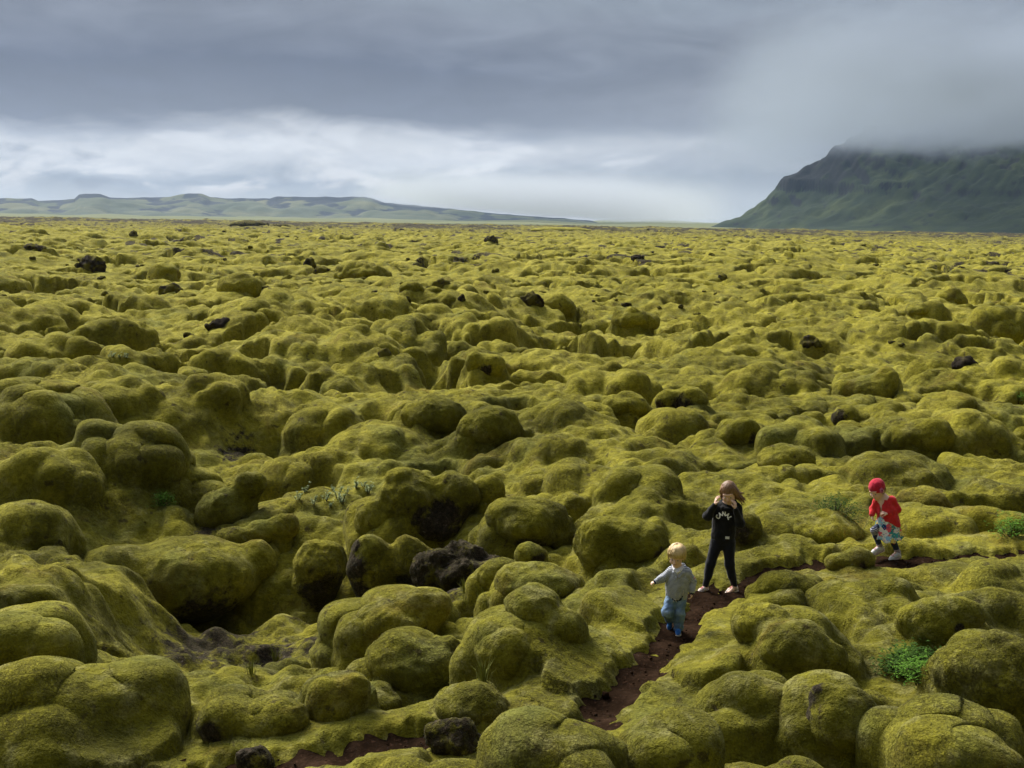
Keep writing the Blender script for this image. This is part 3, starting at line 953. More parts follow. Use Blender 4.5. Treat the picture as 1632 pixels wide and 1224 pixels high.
FARM = [
    ('smooth mossy hill on the skyline, centre', 893, 367, 92, 7),
    ('dark-fronted mossy hump beside small rocks, left, far off', 263, 437, 44, 24),
    ('long shaded mossy bank at the wide hollow, left, far off', 385, 461, 70, 34),
    ('wide mossy hump with a long tail, far off left of centre', 577, 440, 84, 28),
    ('round mossy hump left of the dark cap rock, far off', 655, 462, 38, 20),
    ('small round mossy ball in front of the dark cap rock', 692, 466, 26, 15),
    ('stubby mossy hump below the dark cap rock', 716, 483, 30, 20),
    ('mossy hump with the craggy rock at its left, far off', 888, 492, 52, 36),
    ('hollow-bellied mossy hump, far off right of centre', 1012, 512, 68, 28),
    ('pointed mossy hump, far off on the right', 1468, 495, 48, 18),
    ('rounded mossy hump with dark rim, right of the pointed hump', 1514, 478, 44, 22),
    ('lumpy dark mossy bank cut by the right edge of the picture', 1598, 530, 70, 34),
]
for i, (lab, px, py, w, h) in enumerate(FARM):
    boulder(lab, (px, py), [(px, py - h * .05, w * .5, h * .68), (px - w * .28, py, w * .27, h * .55), (px + w * .3, py + h * .05, w * .26, h * .5)], (), seed=90 + i, name='mossy_boulder')

# small dark rocks strewn over the far moss: too many and too alike to tell apart
def strew():
    protos = []
    for k in range(4):
        s = SDF()
        for j in range(4): s.ell((R0.uniform(-.5, .5), R0.uniform(-.4, .4), R0.uniform(-.1, .35)), (R0.uniform(.3, .6), R0.uniform(.3, .5), R0.uniform(.25, .55)), .1)
        V, F = s.mesh(.07)
        N = normals(V, F)
        V = V + N * (0.10 * np.floor(noise3(V[:, 0] * 2.2, V[:, 1] * 2.2, V[:, 2] * 2.2, 200 + k) * 5) / 5 + .1 * (.3 - np.abs(noise3(V[:, 0] * 3.5, V[:, 1] * 3.5, V[:, 2] * 3.5, 210 + k))))[:, None]
        o = new_obj('lava_rock', V, F, LAVA, attrs={'rock': np.full(len(V), .2)})
        protos.append(o)
    n = 0; first = [True] * 4
    while n < 240:
        D = 45 * (900 / 45) ** (R0.random() ** 0.8); a = math.radians(R0.uniform(-26, 26))
        x, y = D * math.sin(a), D * math.cos(a)
        if float(noise2(np.array([x / 30]), np.array([y / 30]), 220)[0]) < R0.uniform(-.3, .3): continue
        z = float(land(np.array([x]), np.array([y]))[0][0])
        nb = land(x + np.array([1.2, -1.2, 0, 0]), y + np.array([0, 0, 1.2, 1.8]))[0]
        if z > nb.mean() - .02: continue
        # only where the line of sight is free
        t = np.linspace(.35, .97, 160); zz = land(x * t, y * t)[0]
        if np.any(zz > CAM_H + (z + .25 - CAM_H) * t): continue
        k = n % 4
        if first[k]: o = protos[k]; first[k] = False
        else: o = protos[k].copy(); COL.objects.link(o)
        sz = R0.uniform(.16, .42) * (D / 100) ** .6
        o.location = (x, y, z - .05 * sz); o.scale = (sz * R0.uniform(.8, 1.6), sz, sz * R0.uniform(.6, 1.0)); o.rotation_euler = (0, 0, R0.uniform(0, 6.28))
        tag(o, 'small dark lava rock strewn over the far moss plain', 'rock', 'small dark rocks strewn over the far moss')
        n += 1


R0 = random.Random(3)
strew()
# ------------------------------------------------------------------ plants in the hollows
def leaf_material(name, a, b):
    T = NT(name); P = obj_of(T)
    t = T.math('ADD', T.math('MULTIPLY', T.attr('tone').outputs['Fac'], .7), T.mapr(T.noise(P, 9, 3, .6), .3, .7, 0, .3))
    c = T.mix(t, a, b)
    T.bsdf(c, .85, .08)
    return T.m


LEAF_DARK = leaf_material('dark_green_leaf', (.010, .030, .004), (.055, .115, .012))
LEAF_BRIGHT = leaf_material('bright_green_leaf', (.035, .10, .006), (.13, .26, .03))
LEAF_PALE = leaf_material('pale_willow_leaf', (.13, .19, .07), (.40, .47, .28))
STALK = flat_material('plant_stalk', (.07, .055, .025), .8)
GRASS = leaf_material('grass_blade', (.09, .10, .02), (.24, .25, .06))


def leaf(mb, p, d, up, L, W, tone):
    d = np.array(d, float); d /= np.linalg.norm(d) + 1e-9
    s = np.cross(d, up); s /= np.linalg.norm(s) + 1e-9
    n = np.cross(s, d)
    p = np.array(p, float)
    m = p + d * L * .5 + n * L * .08
    e = p + d * L - n * L * .10
    mb.add([p, m + s * W * .5 - n * W * .12, e, m - s * W * .5 - n * W * .12, m], [(0, 1, 4), (1, 2, 4), (2, 3, 4), (3, 0, 4)], tone)


def bush(px, py, w, h, label, mat, n, L, seed, name='leafy_plant', cat='plant'):
    r = random.Random(seed)
    p = hit2(px, py); D = math.hypot(p[0], p[1]); sc = D / FPX
    g = empty(name, tuple(p)); tag(g, label, cat)
    fo = MB(); st = MB()
    W = w * sc * .5; H = h * sc
    clumps = [(r.gauss(0, .42) * W, r.gauss(0, .42) * W * .9, r.uniform(.35, 1.0) * H) for _ in range(26)]
    for cx, cy, cz in clumps:
        q = max(0.25, 1 - math.hypot(cx, cy) / (1.6 * W)); cz *= q
        mid = (cx * .5 + r.uniform(-.02, .02), cy * .5 + r.uniform(-.02, .02), cz * .55 - .02)
        st.tube([(cx * .25, cy * .25, -.10), mid, (cx, cy, cz)], [.007, .005, .003], 5)
        for _ in range(n // 26):
            a = r.uniform(0, 6.28); t = r.random() ** .5
            s = .10 + .16 * W
            b = np.array((cx + r.gauss(0, .5) * s, cy + r.gauss(0, .5) * s, cz + r.gauss(0, .5) * s * .8))
            leaf(fo, b, (math.cos(a), math.sin(a), r.uniform(-.2, .8)), (0, 0, 1), L * r.uniform(.6, 1.3), L * .5 * r.uniform(.7, 1.2), r.random())
    fo.build('foliage', mat, g, smooth=False); st.build('stem', STALK, g)
    return g


bush(1452, 1072, 92, 40, 'dark green leafy plant in the gap between the square-shouldered and cone-shaped boulders', LEAF_DARK, 1500, .05, 1)
bush(1470, 1078, 70, 24, 'bright green low plant at the foot of the dark green leafy plant', LEAF_BRIGHT, 700, .04, 2)
bush(1332, 824, 66, 34, 'round dark green bush left of the girl in red', LEAF_DARK, 1300, .035, 3, 'low_bush', 'bush')
bush(1612, 852, 56, 26, 'bright green plant at the right edge, right of the girl in red', LEAF_BRIGHT, 600, .045, 4)
bush(258, 806, 26, 26, 'bright green plant growing on the dark bluff at left', LEAF_BRIGHT, 400, .05, 5)
bush(1622, 640, 40, 12, 'fresh green plant patch at the right edge, far up the slope', LEAF_BRIGHT, 300, .06, 6)


def sprig(seed):
    r = random.Random(seed)
    g = empty('pale_sprig', (0, 0, 0))
    fo = MB(); st = MB()
    for k in range(5):
        a = r.uniform(0, 6.28); H = r.uniform(.08, .20)
        dx, dy = r.uniform(.02, .09) * math.cos(a), r.uniform(.02, .09) * math.sin(a)
        st.tube([(0, 0, -.05), (dx * .5, dy * .5, H * .5), (dx, dy, H)], [.005, .004, .002], 5)
        for j in range(15):
            t = r.uniform(.3, 1.05); b = r.uniform(0, 6.28)
            leaf(fo, (dx * t, dy * t, H * t), (math.cos(b), math.sin(b), r.uniform(.2, 1.2)), (0, 0, 1), r.uniform(.03, .055), .018, r.random())
    fo.build('leaves', LEAF_PALE, g, smooth=False); st.build('stem', STALK, g)
    return g


def copy_tree(o):
    c = o.copy(); COL.objects.link(c)
    for ch in list(o.children):
        q = ch.copy(); q.parent = c; COL.objects.link(q)
    return c


SPOTS = [(475, 800), (487, 788), (500, 806), (519, 800), (527, 812), (538, 795), (552, 788), (567, 782), (579, 778), (586, 788), (530, 784), (545, 806)]
base_ = [sprig(31), sprig(32), sprig(33)]
for i, (px, py) in enumerate(SPOTS):
    o = base_[i] if i < 3 else copy_tree(base_[i % 3])
    p = hit2(px, py)
    o.location = tuple(p); o.rotation_euler = (0, 0, i * 1.9); o.scale = (1 + .3 * math.sin(i * 3),) * 3
    tag(o, 'pale leafy sprig in the patch behind the bottle-shaped and hump-backed boulders', 'plant', 'pale sprigs in the mossy saddle')
for i, (px, py) in enumerate([(178, 572), (190, 575), (201, 574)]):
    o = copy_tree(base_[i]); p = hit2(px, py); o.location = tuple(p); o.rotation_euler = (0, 0, i); o.scale = (1.4, 1.4, 1.1)
    tag(o, 'pale leafy sprig far up the left slope', 'plant', 'pale sprigs up the left slope')


def tuft(seed):
    r = random.Random(seed)
    mb = MB()
    for k in range(46):
        a = r.uniform(0, 6.28); q = r.uniform(0, .05); L = r.uniform(.08, .20); b = r.uniform(.02, .12)
        x, y = q * math.cos(a), q * math.sin(a); c = (math.cos(a), math.sin(a))
        s = (-c[1] * .004, c[0] * .004)
        mb.add([(x - s[0], y - s[1], -.03), (x + s[0], y + s[1], -.03), (x + c[0] * b * .4 + s[0] * .7, y + c[1] * b * .4 + s[1] * .7, L * .65), (x + c[0] * b * .4 - s[0] * .7, y + c[1] * b * .4 - s[1] * .7, L * .65), (x + c[0] * b, y + c[1] * b, L)],
               [(0, 1, 2, 3), (3, 2, 4)], r.random())
    return mb.build('grass_tuft', GRASS, smooth=False)


tp = [tuft(41), tuft(42)]
for i, (px, py) in enumerate([(752, 925), (741, 945), (765, 955), (775, 968), (745, 962), (505, 968), (580, 1110), (770, 1085), (440, 1055), (400, 1075)]):
    o = tp[i] if i < 2 else tp[i % 2].copy()
    if i >= 2: COL.objects.link(o)
    p = hit2(px, py); o.location = tuple(p); o.rotation_euler = (0, 0, i * 2.1); o.scale = (1.1, 1.1, 1 + .3 * math.sin(i))
    tag(o, 'thin grass tuft in the dark hollow between the boulders', 'grass', 'grass tufts in the dark hollow')
# ------------------------------------------------------------------ mountain, hills, far plain, low cloud, haze
def grid_faces(n, m):
    i = np.arange(n - 1)[:, None] * m + np.arange(m - 1)[None, :]
    return np.stack([i, i + 1, i + 1 + m, i + m], -1).reshape(-1, 4)


MTN = hill_material('mountain_grass', (0.007, 0.014, 0.004), (0.015, 0.027, 0.007), (0.044, 0.058, 0.015), (0.004, 0.005, 0.006), 0.006)
HILL = hill_material('hill_grass', (0.040, 0.055, 0.036), (0.072, 0.088, 0.052), (0.135, 0.14, 0.078), (0.016, 0.022, 0.034), 0.0035)
PLAIN = hill_material('plain_grass', (0.09, 0.11, 0.04), (0.13, 0.14, 0.05), (0.17, 0.17, 0.08), (0.06, 0.07, 0.04), 0.002)


def build_mountain():
    T = at_dist(1124, 366, 3200)[:2]
    gx = np.arange(300, 2500, 5.5); gy = np.arange(1800, 4300, 5.5)
    Y, X = np.meshgrid(gy, gx, indexing='ij')
    wx = X + 22 * noise2(X / 160, Y / 160, 101) + 7 * noise2(X / 45, Y / 45, 102)
    wy = Y + 22 * noise2(X / 160, Y / 160, 103) + 7 * noise2(X / 45, Y / 45, 104)
    d1 = (wx - T[0]) * 0.80 + (wy - T[1]) * 0.60
    d2 = (wx - T[0]) * 0.87 - (wy - T[1]) * 0.50
    k = 60.0
    t = np.clip(0.5 + 0.5 * (d2 - d1) / k, 0, 1)
    d = d2 * (1 - t) + d1 * t - k * t * (1 - t) * 0.5
    s = (X - T[0]) * 0.6 - (Y - T[1]) * 0.8                       # along the foot of the slope
    rgt = sstep(120, 520, s)
    ga = np.interp(d, [-400, -10, 0, 60, 115, 150, 156, 190, 250, 340, 600, 1000], [-6, -3, 0, 30, 68, 96, 124, 142, 195, 262, 300, 305])
    gb = np.interp(d, [-400, -60, 0, 60, 75, 150, 165, 260, 420, 700, 1000], [-6, 0, 12, 34, 42, 78, 92, 160, 250, 300, 305])
    h = ga * (1 - rgt) + gb * rgt
    # gullies run down the slope
    g = np.abs(noise2(s / 95 + 0.02 * d + .6 * noise2(s / 200, d / 200, 117), d / 420, 111)) * 0.6 + np.abs(noise2(s / 37, d / 260, 112)) * 0.28 + np.abs(noise2(s / 15, d / 160, 118)) * 0.12
    h += np.clip(d, 0, 260) * 0.15 * (g - 0.28) + 6 * noise2(X / 60, Y / 60, 113) * sstep(0, 80, d) + 2.5 * noise2(X / 18, Y / 18, 114) * sstep(0, 60, d)
    # rock bands
    band = 7 * sstep(0.1, 0.5, noise2(X / 130, Y / 130, 115)) * (np.abs(((h + 25 * noise2(X / 240, Y / 240, 116)) % 75) - 37) < 6)
    h += band * sstep(20, 60, d)
    gr = np.gradient(h, 5.5); sl = np.hypot(gr[0], gr[1])
    crag = sstep(0.95, 1.5, sl) * 0.8 + 1.0 * sstep(85, 125, h) * (1 - sstep(120, 480, s)) + 0.55 * sstep(.3, .05, g) - 0.05
    o = new_obj('mountain', np.stack([X, Y, h - 1], -1).reshape(-1, 3), grid_faces(*X.shape), MTN, attrs={'crag': np.clip(crag, 0, 1).ravel()})
    tag(o, kind='structure')


def build_hills():
    pxs = np.linspace(-260, 1010, 700)
    top = np.interp(pxs, [-260, 0, 50, 60, 118, 126, 135, 160, 175, 200, 270, 300, 322, 335, 360, 430, 440, 540, 580, 592, 612, 700, 800, 900, 945, 985, 1010],
                    [314, 317, 317, 321, 318, 311, 309.5, 310, 315, 316, 314, 308.5, 309, 314, 316, 316, 313, 314, 313, 315, 322, 330, 340, 347, 351, 362, 366])
    rows = np.linspace(0, 1, 90)
    V = np.zeros((len(rows), len(pxs), 3)); C = np.zeros((len(rows), len(pxs)))
    hor = 354 + 0.0166 * (pxs - 816)
    for j, r in enumerate(rows):
        D = 4700 + 2600 * r
        dirs = np.array([at_dist(p, 300, 1.0)[:2] / np.linalg.norm(at_dist(p, 300, 1.0)[:2]) for p in pxs])
        X = dirs[:, 0] * D; Y = dirs[:, 1] * D
        Hc = np.maximum((hor - top) * 5850 / FPX, 0)
        u = np.clip(r / 0.44, 0, 1)
        prof = np.interp(u, [0, 0.35, 0.6, 0.8, 0.93, 0.97, 1], [0, 0.16, 0.42, 0.72, 0.84, 0.98, 1.0])
        g = np.abs(noise2(X / 260, Y / 500, 121)) + 0.5 * np.abs(noise2(X / 110, Y / 260, 122))
        h = Hc * prof + u * (1 - u) * 130 * (g - 0.35) * np.clip(Hc / 80, 0, 1) + (r > 0.45) * -20 * (r - .45)
        h += 4 * noise2(X / 70, Y / 70, 123) * u * (u < 1)
        V[j, :, 0] = X; V[j, :, 1] = Y; V[j, :, 2] = h - 4 * (1 - u)
        C[j] = 1.0 * sstep(0.86, 0.97, u) * sstep(-0.35, 0.1, noise2(X / 400, Y / 400, 124)) + 0.85 * sstep(0.45, 0.15, g) * sstep(0.15, 0.6, u)
    o = new_obj('hills', V.reshape(-1, 3), grid_faces(len(rows), len(pxs)), HILL, attrs={'crag': np.clip(C, 0, 1).ravel()})
    tag(o, kind='structure')
    # pale low land beyond, seen in the gap
    pxs = np.linspace(-600, 2300, 500); rows = np.linspace(0, 1, 24)
    V = np.zeros((24, 500, 3))
    for j, r in enumerate(rows):
        D = 1300 + 6600 * r
        for i, p in enumerate(pxs):
            q = at_dist(p, 300, 1.0)[:2]; q = q / np.linalg.norm(q) * D
            V[j, i] = (q[0], q[1], -3 + 46 * r ** 2 * (0.7 + 0.5 * float(noise2(np.array([p / 90.0]), np.array([r * 3]), 131)[0])) * (1 if r < 1 else 0))
    o = new_obj('plain', V.reshape(-1, 3), grid_faces(24, 500), PLAIN, attrs={'crag': np.zeros(24 * 500)})
    tag(o, kind='structure')


def box(lo, hi, name, mat):
    V = [(x, y, z) for x in (lo[0], hi[0]) for y in (lo[1], hi[1]) for z in (lo[2], hi[2])]
    F = [(0, 1, 3, 2), (4, 6, 7, 5), (0, 4, 5, 1), (2, 3, 7, 6), (0, 2, 6, 4), (1, 5, 7, 3)]
    return new_obj(name, V, F, mat, smooth=False)


def build_air():
    T = NT('haze_air')
    v = T.n('ShaderNodeVolumePrincipled'); v.inputs['Density'].default_value = 3.4e-5; v.inputs['Color'].default_value = (0.50, 0.69, 1.0, 1)
    v.inputs['Anisotropy'].default_value = 0.2
    T.t.links.new(v.outputs[0], T.out.inputs['Volume'])
    o = box((-6000, -400, -60), (6500, 8300, 520), 'haze', T.m); tag(o, kind='stuff')


def cloud_bank(name, p0, p1, D0, D1, zb, zt, dens, thr, seed):
    """soft bank between two azimuths (given as photo columns), heterogeneous volume inside one closed box"""
    a = at_dist(p0, 300, D1); b = at_dist(p1, 300, D1); c = at_dist(p0, 300, D0); d = at_dist(p1, 300, D0)
    xs = [q[0] for q in (a, b, c, d)]; ys = [q[1] for q in (a, b, c, d)]
    lo = (min(xs), min(ys), zb); hi = (max(xs), max(ys), zt)
    T = NT(name)
    P = pos_of(T)
    sp = T.n('ShaderNodeSeparateXYZ'); T.t.links.new(P, sp.inputs[0])
    az = T.math('ARCTAN2', sp.outputs['X'], sp.outputs['Y'])
    mp = T.n('ShaderNodeMapping'); mp.inputs['Scale'].default_value = (1, 0.5, 1.8); T.t.links.new(P, mp.inputs['Vector'])
    n = T.noise(mp.outputs[0], 1 / 190.0, 6, 0.6)
    return T, sp, az, n, lo, hi


def build_cloud():  # low cloud over the mountain top and the right end of the hills
    azp = lambda px: float(math.atan2(*at_dist(px, 300, 1.0)[:2]))
    T, sp, az, n, lo, hi = cloud_bank('low_cloud', 1150, 2000, 1900, 4200, 105, 620, 0, 0, 1)
    z = sp.outputs['Z']
    nn = T.math('MULTIPLY', T.math('SUBTRACT', n, 0.5), 190.0)
    zz = T.math('ADD', z, nn)
    f = T.math('MULTIPLY', T.mapr(zz, 158, 235, smooth=True), T.mapr(zz, 335, 225, smooth=True))
    f = T.math('MULTIPLY', f, T.mapr(az, azp(1080), azp(1520), smooth=True))
    f = T.math('MULTIPLY', f, T.mapr(z, 106, 130))
    v = T.n('ShaderNodeVolumePrincipled'); T.t.links.new(T.math('MULTIPLY', f, 0.007), v.inputs['Density'])
    v.inputs['Color'].default_value = (0.50, 0.57, 0.68, 1); v.inputs['Anisotropy'].default_value = 0.0
    T.t.links.new(v.outputs[0], T.out.inputs['Volume'])
    tag(box(lo, hi, 'low_cloud', T.m), kind='stuff')
    T, sp, az, n, lo, hi = cloud_bank('hill_cloud', 540, 1130, 4300, 6600, 8, 330, 0, 0, 2)
    z = sp.outputs['Z']
    zz = T.math('ADD', z, T.math('MULTIPLY', T.math('SUBTRACT', n, 0.5), 55.0))
    zb = T.mapr(az, azp(590), azp(1000), 74, 6)
    f = T.math('MULTIPLY', T.mapr(T.math('SUBTRACT', zz, zb), 0, 40, smooth=True), T.mapr(zz, 210, 60, smooth=True))
    f = T.math('MULTIPLY', f, T.math('MULTIPLY', T.mapr(az, azp(545), azp(760), smooth=True), T.mapr(az, azp(1190), azp(850), smooth=True)))
    v = T.n('ShaderNodeVolumePrincipled'); T.t.links.new(T.math('MULTIPLY', f, 0.0055), v.inputs['Density'])
    v.inputs['Color'].default_value = (0.76, 0.81, 0.88, 1); v.inputs['Anisotropy'].default_value = 0.0
    T.t.links.new(v.outputs[0], T.out.inputs['Volume'])
    tag(box(lo, hi, 'low_cloud', T.m), kind='stuff')


build_mountain()
build_hills()
build_air()
build_cloud()
# ------------------------------------------------------------------ the three children
def tri(me_pairs):
    """join (V, F, tone) meshes of quads"""
    V = []; F = []; A = []; n = 0
    for v, f, a in me_pairs:
        v = np.asarray(v); V.append(v); A.append(np.full(len(v), a) if np.isscalar(a) else a)
        F += [tuple(int(i) + n for i in q) for q in f]; n += len(v)
    return np.concatenate(V), F, np.concatenate(A)


def rotm(pitch=0.0, yaw=0.0, roll=0.0):
    """pitch > 0 bows the head forward (towards -y), yaw > 0 turns the face to +x, roll > 0 leans to +x"""
    return np.array(Matrix.Rotation(yaw, 3, 'Z') @ Matrix.Rotation(pitch, 3, 'X') @ Matrix.Rotation(roll, 3, 'Y'))


SKIN = flat_material('skin', (0.80, 0.53, 0.40), 0.55, 0.35, 0.06, 40)
LIP = flat_material('lips', (0.42, 0.15, 0.13), 0.5, 0.35, 0.05, 40)
WHITE = flat_material('eye_white', (0.55, 0.52, 0.50), 0.4, 0.5, 0.02, 40)
IRIS = flat_material('iris', (0.035, 0.03, 0.03), 0.25, 0.5, 0.1, 200)


def hair_material(name, a, b):
    T = NT(name); P = obj_of(T)
    mp = T.n('ShaderNodeMapping'); mp.inputs['Scale'].default_value = (160, 160, 14); T.t.links.new(P, mp.inputs['Vector'])
    n = T.noise(mp.outputs[0], 1.0, 3, 0.6)
    t = T.math('ADD', T.mapr(n, 0.3, 0.7, 0.0, 0.7), T.math('MULTIPLY', T.attr('tone').outputs['Fac'], 0.5))
    T.bsdf(T.mix(t, a, b), 0.45, 0.4, T.bump(n, 0.6, 0.004))
    return T.m


def knit_material(name, col, var=0.25, bump=0.003):
    T = NT(name); P = obj_of(T)
    n = T.noise(P, 18, 4, 0.6)
    f = T.noise(P, 330, 2, 0.6)
    c = T.mix(T.mapr(T.math('ADD', T.math('MULTIPLY', n, 0.6), T.math('MULTIPLY', f, 0.4)), 0.35, 0.65), tuple(x * (1 - var) for x in col), tuple(min(1, x * (1 + var)) for x in col))
    T.bsdf(c, 0.9, 0.15, T.bump(f, 0.6, bump), sheen=0.15)
    return T.m


def head(s, c, R, k=1.0):
    """skull, jaw, face forms added to the body; returns a function that maps head points to the body frame"""
    def w(p): return R @ (np.array(p, float) * k) + c
    def E(p, r, kk=0.012, neg=False): s.ell(w(p), np.array(r) * k, kk * k, R, neg)
    E((0, 0.012, 0.025), (0.072, 0.088, 0.085))             # skull
    E((0, -0.018, -0.03), (0.057, 0.062, 0.068), 0.02)      # face
    E((0, -0.045, -0.078), (0.030, 0.028, 0.024), 0.02)     # chin
    for sx in (-1, 1):
        E((sx * 0.036, -0.050, -0.038), (0.026, 0.024, 0.026), 0.015)   # cheek
        E((sx * 0.029, -0.084, -0.004), (0.014, 0.012, 0.010), 0.008, True)   # eye socket
        E((sx * 0.073, 0.012, -0.012), (0.009, 0.018, 0.026), 0.006)    # ear
    E((0, -0.066, 0.026), (0.050, 0.020, 0.012), 0.014)     # brow
    E((0, -0.083, -0.018), (0.0085, 0.012, 0.018), 0.008)   # nose bridge
    E((0, -0.091, -0.028), (0.0115, 0.011, 0.010), 0.007)   # nose tip
    E((0, -0.074, -0.054), (0.019, 0.010, 0.007), 0.006)    # lips
    return w


def hand(s, wrist, d, n, side, curl=0.5, spread=0.25, k=1.0):
    """palm, four fingers and a thumb; d = where the fingers point, n = out of the palm, side = +-1 for the thumb side"""
    d = np.array(d, float); d /= np.linalg.norm(d)
    n = np.array(n, float); n -= d * (n @ d); n /= np.linalg.norm(n)
    t = np.cross(d, n) * side
    w = np.array(wrist, float)
    for j in np.linspace(-1, 1, 4):
        s.cone(w + d * 0.008 * k + t * j * 0.010 * k, w + d * 0.058 * k + t * j * 0.021 * k, 0.0105 * k, 0.0085 * k, 0.008 * k)
    for j, ln in ((0.92, 0.052), (0.31, 0.058), (-0.31, 0.054), (-0.92, 0.043)):
        a = j * spread
        f = d * math.cos(a) + t * math.sin(a)
        p = w + d * 0.058 * k + t * j * 0.0225 * k
        c = 0.0
        for q, seg in enumerate((0.42, 0.32, 0.26)):
            c += curl * (0.9 if q == 0 else 0.8)
            v = f * math.cos(c) + n * math.sin(c)
            p2 = p + v * ln * seg * k
            s.cone(p, p2, (0.0068 - 0.0006 * q) * k, (0.0062 - 0.0006 * q) * k, 0.003 * k)
            p = p2
    p = w + d * 0.018 * k + t * 0.018 * k
    v = (t * 0.75 + d * 0.6 + n * 0.25); v /= np.linalg.norm(v)
    p2 = p + v * 0.026 * k; v2 = d * 0.8 + t * 0.25 + n * (0.3 + 0.4 * curl); v2 /= np.linalg.norm(v2)
    s.cone(p, p2, 0.0095 * k, 0.008 * k, 0.006 * k); s.cone(p2, p2 + v2 * 0.026 * k, 0.0078 * k, 0.0062 * k, 0.003 * k)


def eyes(root_, w, R, k, down=0.0):
    for sx in (-1, 1):
        V, F = SDF().ell((0, 0, 0), np.array((0.0100, 0.008, 0.0048)) * k, 0.001).mesh(0.0016 * k)
        e = new_obj('eye', (R @ V.T).T + w((sx * 0.029, -0.069, -0.005)), F, WHITE, root_)
        V, F = SDF().ell((0, 0, 0), np.array((0.0062, 0.004, 0.0044)) * k, 0.001).mesh(0.0013 * k)
        new_obj('iris', (R @ V.T).T + w((sx * 0.029, -0.0755, -0.005 - down * .5)), F, IRIS, e)
    V, F = SDF().ell((0, 0, 0), np.array((0.017, 0.007, 0.0045)) * k, 0.001).mesh(0.0016 * k)
    new_obj('mouth', (R @ V.T).T + w((0, -0.079, -0.054)), F, LIP, root_)


def garment(s, name, mat, parent, vox=0.005, fold=0.006, fs=16.0, seed=1, attr=None, stretch=(1, 1, 0.55), cut=None):
    V, F = s.mesh(vox)
    V = relax(V, F, 1)
    N = normals(V, F)
    n = noise3(V[:, 0] * fs * stretch[0], V[:, 1] * fs * stretch[1], V[:, 2] * fs * stretch[2], seed) + 0.5 * noise3(V[:, 0] * fs * 2.1, V[:, 1] * fs * 2.1, V[:, 2] * fs * 1.3, seed + 1)
    V = V + N * (fold * n)[:, None]
    if cut is not None:
        keep = ~cut(V)
        F = F[keep[F].all(1)]
    return new_obj(name, V, F, mat, parent, attrs={'band': attr(V)} if attr else None)


def shoe(parent, heel, toe, mats, k=1.0, lift=0.0, ank=None):
    """heel and toe are the ends of the sole line"""
    heel = np.array(heel, float); toe = np.array(toe, float)
    d = toe - heel; L = np.linalg.norm(d); f = d / L
    sd = np.cross(f, (0, 0, 1.0)); sd /= np.linalg.norm(sd); u = np.cross(sd, f)
    P = lambda a, b, c: heel + f * (a * L) + sd * b + u * c
    s = SDF()
    s.chain([P(.10, 0, .034 * k), P(.42, 0, .040 * k), P(.68, 0, .030 * k), P(.88, 0, .022 * k)], [.028 * k, .026 * k, .026 * k, .020 * k], 0.015)
    s.cone(P(.13, 0, .045 * k), P(.20, 0, .058 * k), .029 * k, .027 * k, .015)
    V, F = s.mesh(0.004)
    o = new_obj('shoe', V, F, mats[0], parent)
    s = SDF()
    s.chain([P(.08, 0, .008 * k), P(.4, 0, .008 * k), P(.7, 0, .008 * k), P(.90, 0, .011 * k)], [.031 * k, .029 * k, .033 * k, .027 * k], 0.01)
    V, F = s.mesh(0.004)
    q = (V - heel) @ u; V = V - u[None, :] * (q - np.clip(q, -0.006 * k, 0.016 * k))[:, None]
    new_obj('sole', V, F, mats[1], o)
    mb = MB()
    for a in (.40, .48, .56, .64):
        mb.tube([P(a, -.022 * k, .055 * k - a * .012 * k), P(a + .03, 0, .086 * k - a * .040 * k), P(a, .022 * k, .055 * k - a * .012 * k)], [.0062 * k] * 3, 5)
    mb.build('laces', mats[2], o)
    return o


def hair(root_, name, mat, w, R, k, cap, strands, face=None):
    s = SDF()
    for p, r in cap: s.ell(w(p), np.array(r) * k, 0.012 * k, R)
    if face: 
        for p, r in face: s.ell(w(p), np.array(r) * k, 0.006 * k, R, True)
    V, F = s.mesh(0.0042)
    N = normals(V, F)
    V = V + N * (0.004 * k * noise3(V[:, 0] * 90, V[:, 1] * 90, V[:, 2] * 22, 5))[:, None]
    mb = MB()
    for pts, r0, tone in strands:
        m = len(pts)
        mb.tube([w(p) for p in pts], [r0 * k * (1 - 0.75 * (i / (m - 1)) ** 2) for i in range(m)], 5, tone)
    V2, F2, A = tri([(V, F, 0.3), (np.array(mb.v), mb.f, np.array(mb.a))])
    return new_obj(name, V2, F2, mat, root_, attrs={'tone': A})


def place_child(px, py, H, px_h, label, dz=-0.068):
    p = hit(px, py); d, pz = path_dist(np.array([p[0]]), np.array([p[1]]))
    z = (pz[0] if d[0] < 1.2 else p[2]) + dz
    p = at(px, py, z)
    dist = math.sqrt(p[0] ** 2 + p[1] ** 2 + (CAM_H - z) ** 2)
    s = px_h * dist / (FPX * H * 0.966)
    e = empty('person', tuple(p), -math.atan2(p[0], p[1])); e.scale = (s, s, s)
    tag(e, label, 'person')
    return e


R_ = random.Random(5)


